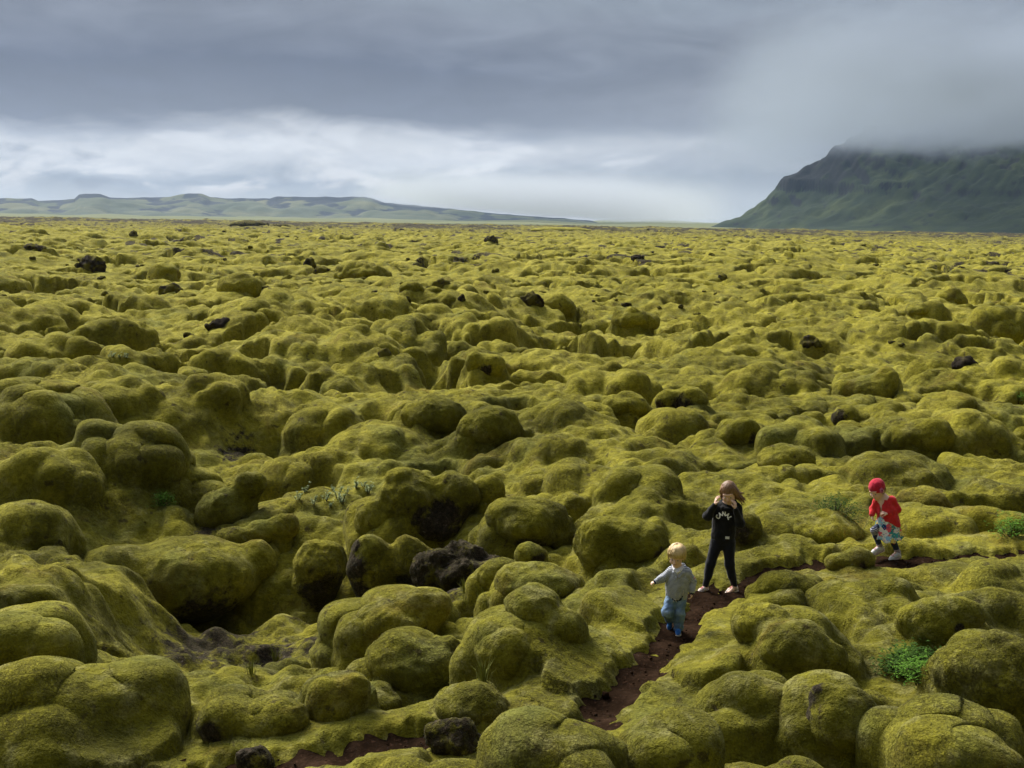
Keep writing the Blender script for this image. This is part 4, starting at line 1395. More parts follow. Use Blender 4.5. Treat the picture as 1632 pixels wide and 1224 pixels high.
# ---- girl in black, rubbing her eyes
def girl_black():
    g = place_child(1147, 946, 1.25, 173, 'girl in black sweatshirt and leggings holding both hands to her face on the path')
    hc = np.array((0.055, -0.035, 1.12)); R = rotm(0.42, -0.12, -0.10)
    k = 1.03
    b = SDF()
    w = head(b, hc, R, k)
    b.chain([(0.045, 0.03, 0.94), (0.05, 0.01, 1.02), (0.055, -0.005, 1.07)], [.05, .042, .045], .03)
    b.chain([(0.012, 0, .60), (0.02, 0, .72), (0.033, 0, .86), (0.042, 0.01, .93)], [.105, .092, .098, .085], .04, (1, .66, 1))
    sh = {-1: (-.072, .01, .945), 1: (.150, .01, .945)}
    el = {-1: (-.158, -.07, .865), 1: (.186, -.055, .80)}
    wr = {-1: (-.086, -.135, 1.005), 1: (.132, -.135, .972)}
    for q in (-1, 1):
        b.cone((0.04, 0.01, .94), sh[q], .05, .042, .03)
        b.chain([sh[q], el[q], wr[q]], [.038, .030, .021], .012)
    hip = {-1: (-.052, 0, .575), 1: (.078, 0, .575)}
    kn = {-1: (-.108, -.03, .335), 1: (.092, -.01, .335)}
    an = {-1: (-.152, -.03, .085), 1: (.150, .045, .085)}
    for q in (-1, 1):
        b.chain([hip[q], kn[q], an[q]], [.062, .042, .027], .02)
        kx = np.array(kn[q]) * .6 + np.array(an[q]) * .4 + (0, .012, 0)
        b.ell(kx, (.036, .042, .07), .03)
    b.cone((-.152, -.03, .06), (-.21, -.09, .03), .026, .022, .02); b.cone((.150, .045, .06), (.10, -.04, .03), .026, .022, .02)
    hand(b, wr[-1], (.20, .12, 1), (1, .35, -.25), -1, .30, .42, .98)
    hand(b, wr[1], (-.15, .12, 1), (-1, .45, -.25), 1, .45, .25, .98)
    V, F = b.mesh(0.0036)
    new_obj('body', V, F, SKIN, g)
    eyes(g, w, R, k, .004)
    # hair blown to her left, parted over the brow
    st = []
    for i in range(150):
        a = R_.uniform(-1.0, 1.0); t = R_.random()
        th = math.pi * (0.5 + a)                      # round the crown, front = -y
        x0 = 0.055 * math.sin(a * 2.6); y0 = 0.01 + 0.075 * math.cos(a * 2.9) * (1 if abs(a) < .62 else .75)
        sgn = 1 if x0 > -0.02 else -1
        ex = x0 * 1.5 + (0.02 + 0.055 * R_.random() if sgn > 0 else -0.006); ey = y0 * 1.05 + R_.uniform(0, .045)
        ln = R_.uniform(.13, .24) if y0 > -.03 else R_.uniform(.06, .12)
        if sgn < 0: ln *= .6
        if y0 < -.02 and -.06 < x0 < .035: ln = R_.uniform(.0, .03)
        p0 = (x0 * .35, y0 * .3 + .012, .112)
        p1 = (x0 * 1.15 + .004 * sgn, y0 * 1.05 + .008, .075)
        p2 = (x0 * 1.45 + .012 * sgn, y0 * 1.1 + .012, .015)
        p3 = ((x0 * 1.45 + ex) / 2, (y0 + ey) / 2 + .012, .015 - ln * .45)
        p4 = (ex, ey + .012, .015 - ln * .8 + R_.uniform(-.01, .03))
        p35 = tuple((u + v) / 2 + R_.uniform(-.012, .012) for u, v in zip(p3, p4)); p4 = tuple(u + R_.uniform(-.016, .016) for u in p4)
        st.append(([p0, p1, p2, p3, p35, p4], R_.uniform(.006, .012), R_.random()))
    hair(g, 'hair', hair_material('brown_hair', (0.085, 0.042, 0.020), (0.34, 0.19, 0.095)), w, R, k,
         [((0, .018, .034), (.081, .096, .092)), ((.018, .05, -.03), (.072, .058, .09)), ((.075, .03, -.03), (.030, .055, .065))], st,
         [((-.018, -.085, -.035), (.060, .055, .062))])
    black = knit_material('black_jersey', (0.0085, 0.0085, 0.010), .3)
    s = SDF()
    s.chain([(0.008, 0, .635), (0.015, 0, .70), (0.028, 0, .84), (0.04, 0.005, .925)], [.120, .112, .116, .098], .05, (1, .72, 1))
    for q in (-1, 1):
        s.cone((0.04, 0.01, .935), sh[q], .058, .052, .04)
        m = np.array(wr[q]) * .93 + np.array(el[q]) * .07
        s.chain([sh[q], el[q], m], [.050, .047, .031], .018)
        s.ell(np.array(el[q]), (.048, .048, .048), .02)
    s.chain([(-.045, .015, .985), (.02, .075, 1.0), (.10, .07, 1.0), (.145, .015, .985)], [.026, .038, .038, .026], .03)   # folded hood
    s.chain([(-.045, .0, .975), (.0, -.055, .955), (.045, -.075, .945), (.09, -.055, .955), (.14, .0, .975)], [.022, .02, .02, .02, .022], .02)
    top = garment(s, 'sweatshirt', black, g, .005, .006, 17, 3)
    s = SDF(); s.chain([(0.008, 0, .602), (0.008, 0, .636)], [.1135, .116], .01, (1, .72, 1))
    garment(s, 'hem_band', black, top, .005, .002, 60, 4, stretch=(1, 1, 0.1))
    for q in (-1, 1):
        e = np.array(el[q]); a = np.array(wr[q])
        s = SDF(); s.chain([a * .86 + e * .14, a * .99 + e * .01], [.029, .0255], .008); garment(s, 'cuff', black, top, .004, .001, 60, 5)
    leg = knit_material('black_legging', (0.010, 0.011, 0.016), .3)
    s = SDF()
    s.chain([(0.012, 0, .66), (0.012, 0, .595)], [.098, .104], .04, (1, .72, 1))
    for q in (-1, 1):
        s.chain([hip[q], kn[q], np.array(an[q]) + (0, 0, .01)], [.070, .050, .0335], .03)
        s.ell(np.array(kn[q]) * .6 + np.array(an[q]) * .4 + (0, .012, 0), (.041, .047, .075), .03)
    garment(s, 'leggings', leg, g, .005, .003, 22, 7)
    sh_m = (knit_material('pink_mesh_shoe', (0.72, 0.62, 0.57), .15), flat_material('pale_sole', (0.62, 0.55, 0.47), .7, .3, .12), flat_material('coral_lace', (0.62, 0.16, 0.15), .7))
    shoe(g, (-.138, -.008, .012), (-.232, -.115, .010), sh_m, 1.0)
    shoe(g, (.178, .085, .012), (.072, -.035, .010), sh_m, 1.0)
    # white lettering curved over the chest, laid on the cloth
    from mathutils.bvhtree import BVHTree
    me = top.data
    bv = BVHTree.FromPolygons([v.co for v in me.vertices], [tuple(p.vertices) for p in me.polygons])
    mb = MB()
    dg = bpy.context.evaluated_depsgraph_get
    for ch, a in zip('CANAL', (-68, -36, 0, 36, 68)):
        cu = bpy.data.curves.new('letter', 'FONT'); cu.body = ch; cu.size = .060; cu.align_x = 'CENTER'; cu.offset = .0035; cu.fill_mode = 'FRONT'; cu.resolution_u = 3
        to = bpy.data.objects.new('letter', cu); COL.objects.link(to)
        d = dg(); d.update()
        m2 = bpy.data.meshes.new_from_object(to.evaluated_get(d))
        bpy.data.objects.remove(to); bpy.data.curves.remove(cu)
        import bmesh
        bm = bmesh.new(); bm.from_mesh(m2); bmesh.ops.triangulate(bm, faces=bm.faces[:]); 
        bmesh.ops.subdivide_edges(bm, edges=bm.edges[:], cuts=2, use_grid_fill=True)
        th = math.radians(a); rr = .046
        vs_ = []
        for v in bm.verts:
            x, y = v.co.x * .85, v.co.y
            X = .012 + (rr + y) * math.sin(th) + x * math.cos(th)
            Z = .838 + (rr + y) * math.cos(th) - x * math.sin(th)
            r = bv.ray_cast(Vector((X, -.6, Z)), Vector((0, 1, 0)))
            vs_.append((X, (r[0].y if r[0] else -.08) - .0035, Z))
        fs_ = [tuple(v.index for v in f.verts) for f in bm.faces]
        mb.add(vs_, fs_); bm.free(); bpy.data.meshes.remove(m2)
    mb.build('lettering', flat_material('white_print', (0.95, 0.95, 0.94), .6, .3, .02), top, smooth=False)
    mb = MB()
    y0 = bv.ray_cast(Vector((.058, -.6, .645)), Vector((0, 1, 0)))[0]
    y0 = (y0.y if y0 else -.08) - .008
    mb.add([(x, y, z) for x in (.036, .080) for y in (y0, y0 + .006) for z in (.632, .659)], [(0, 1, 3, 2), (4, 6, 7, 5), (0, 4, 5, 1), (2, 3, 7, 6), (0, 2, 6, 4), (1, 5, 7, 3)])
    mb.build('hem_label', flat_material('label_cloth', (0.7, 0.7, 0.7), .8, .2, .05), top, smooth=False)
    return g


# ---- small boy in front
def stripe_material():
    T = NT('navy_white_stripes'); P = obj_of(T)
    b = T.attr('band').outputs['Fac']
    s = T.math('FRACT', T.math('ADD', T.math('MULTIPLY', b, 84.0), T.math('MULTIPLY', T.noise(P, 22, 2, .5), 0.5)))
    f = T.mapr(T.math('ABSOLUTE', T.math('SUBTRACT', s, 0.5)), 0.17, 0.27)
    n = T.noise(P, 20, 3, 0.5)
    c = T.mix(f, (0.68, 0.70, 0.73), (0.075, 0.095, 0.14))
    T.bsdf(c, 0.9, 0.15, T.bump(T.noise(P, 300, 2, .5), .5, .002), sheen=.1)
    return T.m


def boy():
    g = place_child(1079, 1010, 0.95, 138, 'small blond boy in striped jacket and blue jeans, walking foremost on the path')
    hc = np.array((-.030, -.02, .825)); R = rotm(0.30, -0.22, 0.03); k = 1.0
    b = SDF(); w = head(b, hc, R, k)
    b.chain([(-.01, .02, .65), (-.02, .01, .71), (-.028, 0, .76)], [.042, .036, .04], .03)
    b.chain([(-.022, 0, .41), (-.018, 0, .50), (-.008, 0, .60), (-.002, 0, .64)], [.092, .088, .086, .07], .04, (1, .7, 1))
    sh = {-1: (-.082, 0, .650), 1: (.082, .005, .650)}
    el = {-1: (-.165, -.03, .585), 1: (.135, .03, .555)}
    wr = {-1: (-.232, -.075, .560), 1: (.137, -.015, .450)}
    for q in (-1, 1):
        b.cone((-.002, 0, .64), sh[q], .045, .036, .03); b.chain([sh[q], el[q], wr[q]], [.033, .026, .018], .01)
    hip = {-1: (-.070, 0, .385), 1: (.026, 0, .385)}
    kn = {-1: (-.108, -.085, .245), 1: (.016, -.025, .225)}
    an = {-1: (-.078, .055, .135), 1: (.012, -.01, .06)}
    for q in (-1, 1): b.chain([hip[q], kn[q], an[q]], [.05, .036, .024], .02)
    b.cone(an[1], (.012, -.08, .03), .024, .02, .02); b.cone(an[-1], (-.078, .03, .06), .024, .02, .02)
    hand(b, wr[-1], (-.95, -.25, -.30), (.1, .2, -1), -1, 1.0, .12, .74)
    hand(b, wr[1], (-.05, -.12, -1), (-1, .2, 0), 1, .55, .12, .74)
    V, F = b.mesh(0.0034); new_obj('body', V, F, SKIN, g); eyes(g, w, R, k, .003)
    st = []
    for i in range(170):
        a = R_.uniform(-math.pi, math.pi)
        x0 = math.sin(a); y0 = -math.cos(a)                       # a = 0 is the front
        front = abs(a) < 1.0
        e = R_.uniform(.020, .040) if front else R_.uniform(-.055, -.02)
        if 1.0 <= abs(a) < 1.5: e = R_.uniform(-.04, -.01)
        o = R_.uniform(.98, 1.08)
        P4 = lambda f, z: (x0 * .083 * f * o, y0 * .098 * f * o + .012, z)
        st.append(([(x0 * .012, y0 * .015 + .02, .122), P4(.62, .108), P4(.95, .072), P4(1.04, (.072 + e) / 2 + .004), P4(1.0, e)], R_.uniform(.006, .011), R_.random()))
    hair(g, 'hair', hair_material('blond_hair', (0.38, 0.23, 0.09), (0.80, 0.62, 0.32)), w, R, k,
         [((0, .016, .036), (.081, .098, .088)), ((0, .055, -.02), (.070, .052, .065))], st, [((0, -.092, -.045), (.066, .062, .075))])
    jk = stripe_material()
    s = SDF()
    s.chain([(-.018, 0, .430), (-.018, 0, .50), (-.008, 0, .59), (-.002, 0, .635)], [.112, .106, .102, .082], .04, (1, .76, 1))
    ends = {}
    for q in (-1, 1):
        s.cone((-.002, 0, .645), sh[q], .052, .048, .03)
        ends[q] = np.array(wr[q]) * .86 + np.array(el[q]) * .14
        s.chain([sh[q], el[q], ends[q]], [.046, .043, .033], .016)
    s.chain([(-.075, .01, .685), (-.04, .06, .70), (.03, .062, .70), (.07, .012, .685)], [.020, .030, .030, .020], .02)
    s.chain([(-.072, .0, .688), (-.050, -.055, .66), (-.022, -.078, .615)], [.017, .016, .012], .012)
    s.chain([(.066, .0, .688), (.036, -.058, .66), (-.004, -.078, .615)], [.017, .016, .012], .012)
    def band(V):
        z = V[:, 2].copy()
        for q in (-1, 1):
            for A, B, off in ((np.array(sh[q]), np.array(el[q]), 0), (np.array(el[q]), ends[q], .1)):
                d = B - A; L = np.linalg.norm(d); t = ((V - A) @ d) / L
                dist = np.linalg.norm(V - A - np.clip(t, 0, L)[:, None] * d / L, axis=1)
                m = (dist < .052) & (t > (.035 if off == 0 else 0)) & (t < L + .05) & ((V[:, 0] - .0) * q > .085)
                z[m] = off + t[m]
        return z
    # the open collar shows the shirt
    cut = lambda V: (V[:, 1] < -.035) & (V[:, 2] > .618) & (np.abs(V[:, 0] + .013) < (V[:, 2] - .618) * .40)
    top = garment(s, 'jacket', jk, g, .0045, .006, 20, 11, band, cut=cut)
    navy = knit_material('navy_rib', (0.016, 0.022, 0.055), .25)
    s = SDF(); s.chain([(-.018, 0, .408), (-.018, 0, .424)], [.106, .110], .01, (1, .76, 1)); garment(s, 'hem_band', navy, top, .0045, .002, 60, 12)
    for q in (-1, 1):
        s = SDF(); s.chain([ends[q], np.array(wr[q]) * 1.0], [.031, .0265], .008); garment(s, 'cuff', navy, top, .004, .0015, 60, 13)
    mb = MB(); mb.tube([(-.012, -.0815, .42), (-.012, -.084, .50), (-.013, -.084, .58), (-.013, -.086, .62)], [.0035] * 4, 6); mb.build('zip', flat_material('zip_tape', (.22, .23, .25), .5), top)
    mb = MB(); mb.tube([(.048, -.077, .445), (.051, -.076, .475), (.050, -.074, .49)], [.003] * 3, 6); mb.build('pocket_piping', WHITE, top)
    V, F = SDF().ell((.158, -.022, .605), (.007, .012, .014), .004).mesh(.002); new_obj('sleeve_patch', V, F, flat_material('patch_cloth', (.62, .32, .27), .8), top)
    s = SDF()
    s.chain([(-.008, 0, .60), (-.006, -.004, .648), (-.016, -.004, .69)], [.086, .070, .052], .03, (1, .80, 1))
    s.chain([(-.062, -.012, .705), (-.045, -.052, .690), (-.016, -.066, .668), (.015, -.055, .690), (.040, -.014, .705)], [.012] * 5, .012)
    garment(s, 'shirt', knit_material('white_cotton', (0.85, 0.85, 0.88), .06), g, .0045, .002, 30, 14)
    T = NT('denim'); P = obj_of(T); n = T.noise(P, 14, 4, .6); f = T.noise(P, 260, 2, .6)
    c = T.ramp(T.math('ADD', T.math('MULTIPLY', n, .7), T.math('MULTIPLY', f, .3)), [(.35, (.085, .145, .26)), (.5, (.16, .25, .39)), (.65, (.30, .40, .53))])
    T.bsdf(c, .9, .15, T.bump(f, .5, .002)); den = T.m
    s = SDF()
    s.chain([(-.022, 0, .445), (-.022, 0, .385)], [.094, .098], .03, (1, .76, 1))
    for q in (-1, 1):
        lo_ = np.array(an[q]) + ((0, 0, .005) if q > 0 else (0, 0, 0))
        s.chain([hip[q], kn[q], lo_], [.058, .053, .050], .03)
    pants = garment(s, 'jeans', den, g, .0045, .008, 20, 15, stretch=(1, 1, 1))
    mb = MB()
    for dx in (-.010, .008): mb.tube([(-.035, -.078, .402), (-.035 + dx, -.088, .385), (-.03 + dx * 1.5, -.088, .362)], [.003] * 3, 5)
    mb.build('drawstring', WHITE, pants)
    bm_ = (knit_material('blue_canvas_shoe', (0.02, 0.11, 0.36), .2), flat_material('grey_sole', (0.34, 0.30, 0.24), .8), flat_material('blue_lace', (.05, .2, .5), .7))
    shoe(g, (.014, .015, .012), (.008, -.125, .010), bm_, 1.0)
    shoe(g, (-.075, .085, .120), (-.082, .02, .018), bm_, .85)
    return g


# ---- girl in red
def dress_material():
    T = NT('flower_print'); P = obj_of(T)
    def vor(sc, off):
        mp = T.n('ShaderNodeMapping'); mp.inputs['Location'].default_value = off; T.t.links.new(P, mp.inputs['Vector'])
        v = T.n('ShaderNodeTexVoronoi'); v.inputs['Scale'].default_value = sc; v.inputs['Randomness'].default_value = .9; T.t.links.new(mp.outputs[0], v.inputs['Vector'])
        q = T.n('ShaderNodeSeparateColor'); T.t.links.new(v.outputs['Color'], q.inputs[0])
        return v.outputs['Distance'], q.outputs[0]
    d, c = vor(19, (0, 0, 0))
    pal = [(0.0, (.78, .77, .72)), (.16, (.05, .30, .34)), (.30, (.80, .62, .16)), (.42, (.02, .05, .18)), (.49, (.75, .10, .14)), (.64, (.28, .55, .70)), (.80, (.06, .36, .40)), (.9, (.75, .74, .70))]
    col = T.ramp(c, pal, 'CONSTANT')
    m = T.mapr(d, .74, .78)
    base = T.mix(m, col, (.74, .74, .70))
    d2, c2 = vor(52, (.3, .2, .1))
    base = T.mix(T.mapr(d2, .34, .28), base, T.ramp(c2, [(0, (.8, .8, .76)), (.3, (.02, .05, .15)), (.5, (.7, .12, .2)), (.7, (.85, .7, .2)), (.85, (.1, .45, .5))], 'CONSTANT'))
    T.bsdf(base, .85, .2)
    return T.m


def legging_material():
    T = NT('striped_legging'); P = obj_of(T)
    b = T.attr('band').outputs['Fac']
    s = T.math('FRACT', T.math('MULTIPLY', b, 62.0))
    f = T.mapr(T.math('ABSOLUTE', T.math('SUBTRACT', s, 0.5)), 0.16, 0.22)
    on = T.math('GREATER_THAN', b, 0.0)
    c = T.mix(T.math('MULTIPLY', T.math('SUBTRACT', 1.0, f), on), (.035, .045, .085), (.66, .64, .68))
    T.bsdf(c, .9, .15, sheen=.1); return T.m


def girl_red():
    g = place_child(1410, 895, 0.97, 126, 'girl in red cardigan, red knitted hat and flowered dress striding along the path')
    hc = np.array((-.125, -.030, .818)); R = rotm(0.50, -0.62, -0.06); k = 1.0
    b = SDF(); w = head(b, hc, R, k)
    b.chain([(-.045, .015, .70), (-.07, .012, .745), (-.105, .005, .785)], [.044, .037, .04], .03)
    b.chain([(0, 0, .43), (-.012, 0, .53), (-.03, 0, .64), (-.045, 0, .69)], [.088, .082, .084, .068], .04, (1, .78, 1))
    sh = {-1: (-.118, -.005, .680), 1: (.042, .005, .705)}
    el = {-1: (-.155, .0, .590), 1: (.104, .03, .605)}
    wr = {-1: (-.165, -.055, .535), 1: (.000, -.095, .575)}
    for q in (-1, 1):
        b.cone((-.042, 0, .69), sh[q], .045, .036, .03); b.chain([sh[q], el[q], wr[q]], [.032, .026, .018], .01)
    hip = {-1: (-.035, -.01, .435), 1: (.042, .01, .43)}
    kn = {-1: (-.130, -.075, .365), 1: (.066, -.01, .275)}
    an = {-1: (-.062, -.01, .175), 1: (.130, .035, .120)}
    for q in (-1, 1): b.chain([hip[q], kn[q], an[q]], [.05, .036, .024], .02)
    b.cone(an[-1], (-.11, -.05, .12), .023, .02, .02); b.cone(an[1], (.08, -.03, .05), .023, .02, .02)
    hand(b, wr[1], (-.95, -.2, .12), (0, .6, -.7), 1, .55, .15, .76)
    hand(b, wr[-1], (.15, -.35, -.9), (1, .1, 0), -1, .6, .12, .76)
    V, F = b.mesh(0.0034); new_obj('body', V, F, SKIN, g); eyes(g, w, R, k, .003)
    st = []
    for i in range(26):
        a = R_.uniform(1.3, 5.0); x0 = math.sin(a); y0 = -math.cos(a)
        st.append(([(x0 * .07, y0 * .085 + .012, .02), (x0 * .078, y0 * .09 + .014, -.015), (x0 * .07, y0 * .085 + .012, -.05)], .007, R_.random()))
    hair(g, 'hair', hair_material('dark_blond_hair', (.10, .06, .03), (.28, .18, .09)), w, R, k, [((0, .045, -.005), (.066, .055, .055))], st)
    red = knit_material('red_knit', (0.64, 0.030, 0.035), .22, .004)
    hat = knit_material('crimson_knit', (0.50, 0.018, 0.045), .3, .005)
    s = SDF(); s.ell(w((0, .016, .040)), (.085, .099, .087), .01, R); s.ell(w((0, .012, .014)), (.083, .097, .030), .014, R)
    s.ell(w((0, -.075, -.055)), (.09, .085, .072), .006, R, True); s.ell(w((0, .02, -.10)), (.12, .14, .085), .006, R, True)
    h = garment(s, 'knitted_hat', hat, g, .004, .003, 40, 21)
    fl = knit_material('pink_felt', (.60, .14, .30), .25)
    s = SDF(); c0 = np.array((.078, -.022, .020))
    for i in range(6):
        a = i * math.pi / 3; s.ell(w(c0 + np.array((.007, .020 * math.cos(a), .020 * math.sin(a)))), (.008, .013, .013), .003, R)
    V, F = s.mesh(.003); f_ = new_obj('flower', V, F, fl, h)
    V, F = SDF().ell(w(c0 + np.array((.014, 0, 0))), (.008, .009, .009), .002, R).mesh(.002); new_obj('flower_heart', V, F, knit_material('plum_felt', (.25, .03, .14), .2), f_)
    # flowered dress: bodice and a gathered skirt
    V = []; n = 96; rows = 26
    for side in (0, 1):
        for j in range(rows):
            t = j / (rows - 1); z = .60 - .345 * t
            rx = np.interp(t, [0, .2, .4, 1], [.086, .088, .112, .160]) - .004 * side
            cx = -.025 + .045 * t
            for i in range(n):
                a = 2 * math.pi * i / n
                fo = 1 + .095 * max(0, t - .25) * math.cos(a * 9 + 1.2 * math.sin(2 * a)) + .05 * max(0, t - .3) * math.cos(a * 5 + 1)
                V.append((cx + rx * fo * math.cos(a), rx * .84 * fo * math.sin(a), z + .020 * t * math.sin(a * 2 + .6) + .012 * t * math.cos(a * 9) + .05 * t * max(0, math.cos(a)) * .6))
    F = []
    for j in range(rows - 1):
        for i in range(n):
            q = (j * n + i, j * n + (i + 1) % n, (j + 1) * n + (i + 1) % n, (j + 1) * n + i)
            F.append(q[::-1]); F.append(tuple(x + rows * n for x in q))
    for i in range(n):
        a = (rows - 1) * n + i; b2 = (rows - 1) * n + (i + 1) % n
        F.append((b2, a, a + rows * n, b2 + rows * n)); F.append((i, (i + 1) % n, (i + 1) % n + rows * n, i + rows * n))
    new_obj('dress', V, F, dress_material(), g)
    # cardigan, open at the front
    s = SDF()
    s.chain([(.030, .012, .425), (.010, .006, .50), (-.018, 0, .60), (-.038, 0, .675)], [.118, .106, .100, .082], .04, (1, .86, 1))
    ends = {}
    for q in (-1, 1):
        s.cone((-.042, 0, .685), sh[q], .050, .046, .03)
        ends[q] = np.array(wr[q]) * .92 + np.array(el[q]) * .08
        s.chain([sh[q], el[q], ends[q]], [.044, .042, .030], .016)
    def front(V):
        u = V[:, 0] + .075 + (.65 - V[:, 2]) * -.10
        half = np.interp(V[:, 2], [.40, .50, .62, .66, .69, .74], [.040, .028, .006, .012, .032, .05])
        low = V[:, 2] < (.475 + .10 * np.clip((-.03 - V[:, 0]) / .08, 0, 1) - .6 * np.clip(V[:, 0] - .02, 0, .1))
        return ((np.abs(u) < half) & (V[:, 1] < -.03) & (np.abs(V[:, 0] - wr[1][0]) > -1) & (V[:, 1] > -.118)) | (low & (V[:, 2] < .50)) | (np.hypot((V[:, 0] + .055) / 1.0, (V[:, 1] + .012) / 1.0) < .050 + 0.012 * (V[:, 2] > .72)) & (V[:, 2] > .66)
    cg = garment(s, 'cardigan', red, g, .0045, .006, 19, 23, cut=front)
    so_ = cg.modifiers.new('cloth', 'SOLIDIFY'); so_.thickness = .006
    mb = MB()
    for z in (.63, .60, .57): mb.tube([(-.086, -.083, z), (-.086, -.090, z)], [.007, .006], 8)
    mb.build('buttons', flat_material('red_button', (.35, .02, .03), .4), cg)
    s = SDF()
    s.chain([(.003, 0, .46), (.003, 0, .42)], [.088, .09], .03, (1, .8, 1))
    for q in (-1, 1): s.chain([hip[q], kn[q], an[q]], [.052, .040, .029], .02)
    A = np.array(kn[-1]); B = np.array(an[-1]); d = (B - A) / np.linalg.norm(B - A)
    def band(V):
        t = (V - A) @ d
        return np.where((V[:, 0] < -.02) & (V[:, 2] < .405) & (t < .045), t + .12, -1.0)
    garment(s, 'leggings', legging_material(), g, .0045, .002, 30, 25, band)
    sock = knit_material('lilac_sock', (.42, .36, .42), .12)
    for q in (-1, 1):
        s = SDF(); a = np.array(an[q]); kq = np.array(kn[q]); dd = (kq - a) / np.linalg.norm(kq - a)
        s.cone(a + dd * .03, a - dd * .03, .0325, .031, .005); garment(s, 'sock', sock, g, .004, .001, 40, 26)
    sm = (knit_material('white_shoe', (.82, .82, .80), .08), flat_material('cream_sole', (.62, .50, .44), .7), flat_material('pink_lace', (.66, .34, .36), .7))
    shoe(g, (-.022, .012, .125), (-.150, -.070, .070), sm, 1.0)
    shoe(g, (.158, .052, .052), (.045, -.055, .010), sm, 1.0)
    return g


girl_black(); boy(); girl_red()
# ------------------------------------------------------------------ world, sun, camera
def build_world():
    w = bpy.data.worlds.new('World'); scene.world = w; w.use_nodes = True
    t = w.node_tree; t.nodes.clear()
    class S(NT):
        def __init__(s): s.t = t
    T = S()
    out = T.n('ShaderNodeOutputWorld'); bg = T.n('ShaderNodeBackground')
    sky = T.n('ShaderNodeTexSky'); sky.sky_type = 'NISHITA'; sky.sun_disc = False
    sky.sun_elevation = SUN_EL; sky.sun_rotation = SUN_AZ
    V = T.n('ShaderNodeTexCoord').outputs['Generated']
    sp = T.n('ShaderNodeSeparateXYZ'); t.links.new(V, sp.inputs[0])
    el = T.math('ARCSINE', sp.outputs['Z'])
    az = T.math('ARCTAN2', sp.outputs['X'], sp.outputs['Y'])
    def vec(kx, ky, off=0.0):
        c = T.n('ShaderNodeCombineXYZ'); T.set(c.inputs[0], T.math('MULTIPLY', az, kx)); T.set(c.inputs[1], T.math('MULTIPLY', el, ky)); c.inputs[2].default_value = off
        return c.outputs[0]
    big = T.noise(vec(2.6, 8.0), 1.0, 4, 0.55, 0.8)
    med = T.noise(vec(8.0, 26.0, 3.0), 1.0, 6, 0.6, 1.0)
    fin = T.noise(vec(26.0, 70.0, 7.0), 1.0, 6, 0.6, 0.8)
    e2 = T.math('ADD', el, T.math('MULTIPLY', T.math('SUBTRACT', big, 0.5), 0.040))
    e2 = T.math('ADD', e2, T.math('MULTIPLY', T.math('SUBTRACT', med, 0.5), 0.034))
    e2 = T.math('ADD', e2, T.math('MULTIPLY', T.math('SUBTRACT', fin, 0.5), 0.010))
    f = T.mapr(e2, 0.0, 0.25)
    k = 0.25
    L = T.ramp(f, SKY_L)
    R = T.ramp(f, SKY_R)
    lr = T.mapr(T.math('ADD', az, T.math('MULTIPLY', T.math('SUBTRACT', med, 0.5), 0.25)), -0.12, 0.34, smooth=True)
    c = T.mix(lr, L, R)
    # lumpy bright cloud low over the plain
    lump = T.noise(vec(13.0, 34.0, 11.0), 1.0, 6, 0.55, 0.5)
    lm = T.math('MULTIPLY', T.mapr(e2, 0.010, 0.030, smooth=True), T.mapr(e2, 0.075, 0.052, smooth=True))
    lm = T.math('MULTIPLY', lm, T.mapr(az, 0.22, -0.05, smooth=True))
    c = T.mix(T.math('MULTIPLY', lm, T.mapr(lump, 0.47, 0.60, smooth=True)), c, tuple(x * 1.0 for x in srgb(226, 228, 231)))
    c = T.mix(T.math('MULTIPLY', lm, T.mapr(lump, 0.45, 0.34, 0.0, 0.6, smooth=True)), c, srgb(150, 157, 168))
    # break-up inside the bright band and faint banks overhead
    vv = T.math('ADD', T.mapr(med, 0.3, 0.7, 0.88, 1.10), T.mapr(fin, 0.3, 0.7, -0.04, 0.04))
    cc = T.n('ShaderNodeCombineColor')
    for i in range(3): t.links.new(vv, cc.inputs[i])
    c = T.mix(1.0, c, cc.outputs[0], 'MULTIPLY')
    # overcast grows brighter towards the zenith, out of the picture
    up = T.ramp(T.mapr(el, 0.0, 1.57), [(0.15, (0.0, 0.0, 0.0)), (0.32, (0.13, 0.142, 0.165)), (0.7, (0.20, 0.213, 0.235)), (1.0, (0.225, 0.24, 0.26))])
    c = T.mix(T.mapr(el, 0.20, 0.5, smooth=True), c, up)
    # unseen sky behind the camera darkened, front left kept bright, to deepen shading
    fr = T.math('ADD', T.math('MULTIPLY', sp.outputs['Y'], 0.85), T.math('MULTIPLY', sp.outputs['X'], -0.5))
    hv = T.mapr(fr, -0.65, 0.55, 0.13, 1.0, smooth=True)
    hv = T.math('MAXIMUM', hv, T.math('MULTIPLY', T.mapr(T.math('ABSOLUTE', az), 0.9, 0.6), T.mapr(el, 0.5, 0.25)))
    hv = T.math('MULTIPLY', hv, T.mapr(el, -0.02, 0.0, 0.25, 1.0))
    hc = T.n('ShaderNodeCombineColor')
    for i in range(3): t.links.new(hv, hc.inputs[i])
    c = T.mix(1.0, c, hc.outputs[0], 'MULTIPLY')
    sc = T.n('ShaderNodeVectorMath', operation='SCALE'); t.links.new(c, sc.inputs[0]); sc.inputs['Scale'].default_value = 10.0
    fin_c = T.mix(0.996, sky.outputs[0], sc.outputs[0])
    t.links.new(fin_c, bg.inputs['Color']); bg.inputs['Strength'].default_value = 0.1
    t.links.new(bg.outputs[0], out.inputs['Surface'])


SKY_GAIN = 0.196


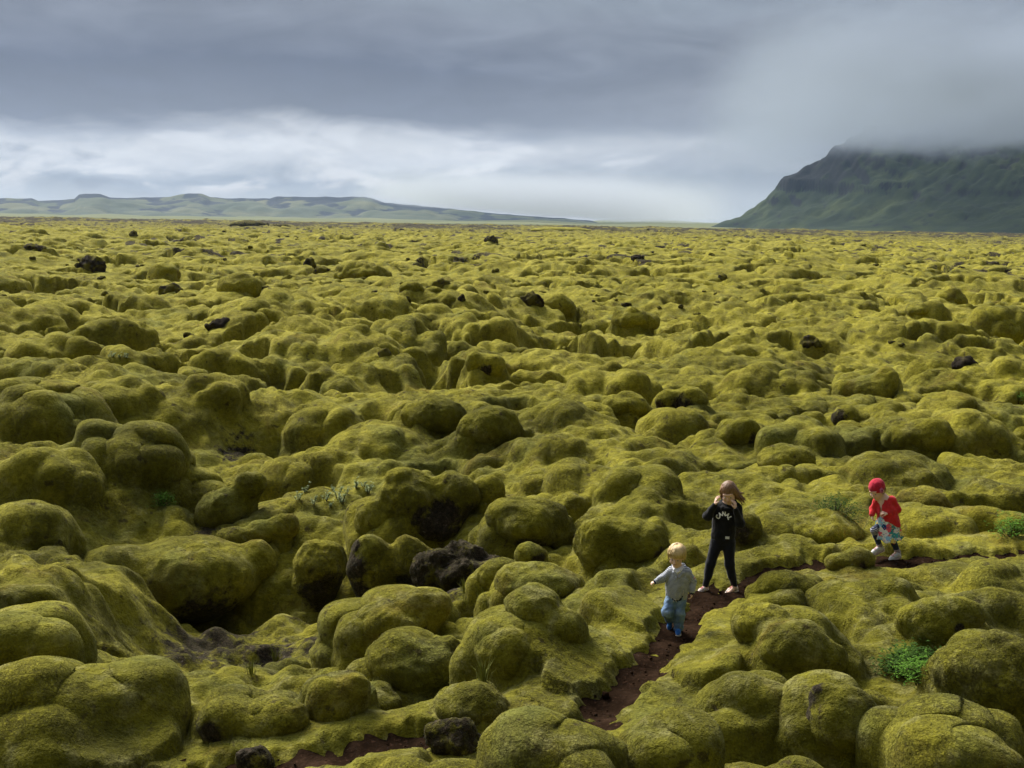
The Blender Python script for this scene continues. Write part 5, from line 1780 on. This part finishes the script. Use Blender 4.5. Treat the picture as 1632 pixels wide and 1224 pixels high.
def srgb(r, g, b):
    return tuple(SKY_GAIN * ((c / 255) / 12.92 if c / 255 < 0.04045 else ((c / 255 + 0.055) / 1.055) ** 2.4) for c in (r, g, b))


# el from 0 to 0.25 rad on the ramp; visible top of the picture is at 0.177 -> 0.71
SKY_L = [(0.0, srgb(205, 212, 218)), (0.06, srgb(196, 204, 212)), (0.12, srgb(168, 178, 190)), (0.17, srgb(206, 210, 216)), (0.225, srgb(216, 218, 221)), (0.27, srgb(172, 176, 184)), (0.315, srgb(120, 124, 137)), (0.46, srgb(104, 110, 128)), (0.62, srgb(132, 138, 152)), (0.75, srgb(140, 150, 160)), (1.0, srgb(160, 168, 176))]
SKY_R = [(0.0, srgb(188, 196, 203)), (0.05, srgb(186, 193, 200)), (0.10, srgb(160, 166, 174)), (0.20, srgb(152, 157, 166)), (0.32, srgb(150, 155, 164)), (0.42, srgb(148, 153, 162)), (0.55, srgb(140, 147, 158)), (0.75, srgb(140, 150, 162)), (1.0, srgb(160, 168, 176))]
SUN_EL = math.radians(42); SUN_AZ = math.radians(-36)
build_world()
sd = bpy.data.lights.new('sun', 'SUN'); sd.energy = 1.5; sd.angle = math.radians(28); sd.color = (1.0, 0.95, 0.87)
so = bpy.data.objects.new('sun', sd); COL.objects.link(so)
sdir = Vector((math.sin(SUN_AZ) * math.cos(SUN_EL), math.cos(SUN_AZ) * math.cos(SUN_EL), math.sin(SUN_EL)))
so.rotation_euler = sdir.to_track_quat('Z', 'Y').to_euler()

cd = bpy.data.cameras.new('camera'); cd.sensor_width = 36; cd.lens = FPX / PW * 36
cd.clip_start = 0.1; cd.clip_end = 60000
co = bpy.data.objects.new('camera', cd); COL.objects.link(co)
co.matrix_world = Matrix.Translation((0, 0, CAM_H)) @ cam_rot.to_4x4()
scene.camera = co
vs = scene.view_settings
scene.display_settings.display_device = 'sRGB'
vs.view_transform = 'Standard'; vs.look = 'None'; vs.gamma = 1.0; vs.use_curve_mapping = False; vs.exposure = 2.35
scene.render.engine = 'CYCLES'
cy = scene.cycles
cy.max_bounces = 6; cy.diffuse_bounces = 2; cy.volume_bounces = 1; cy.transparent_max_bounces = 8
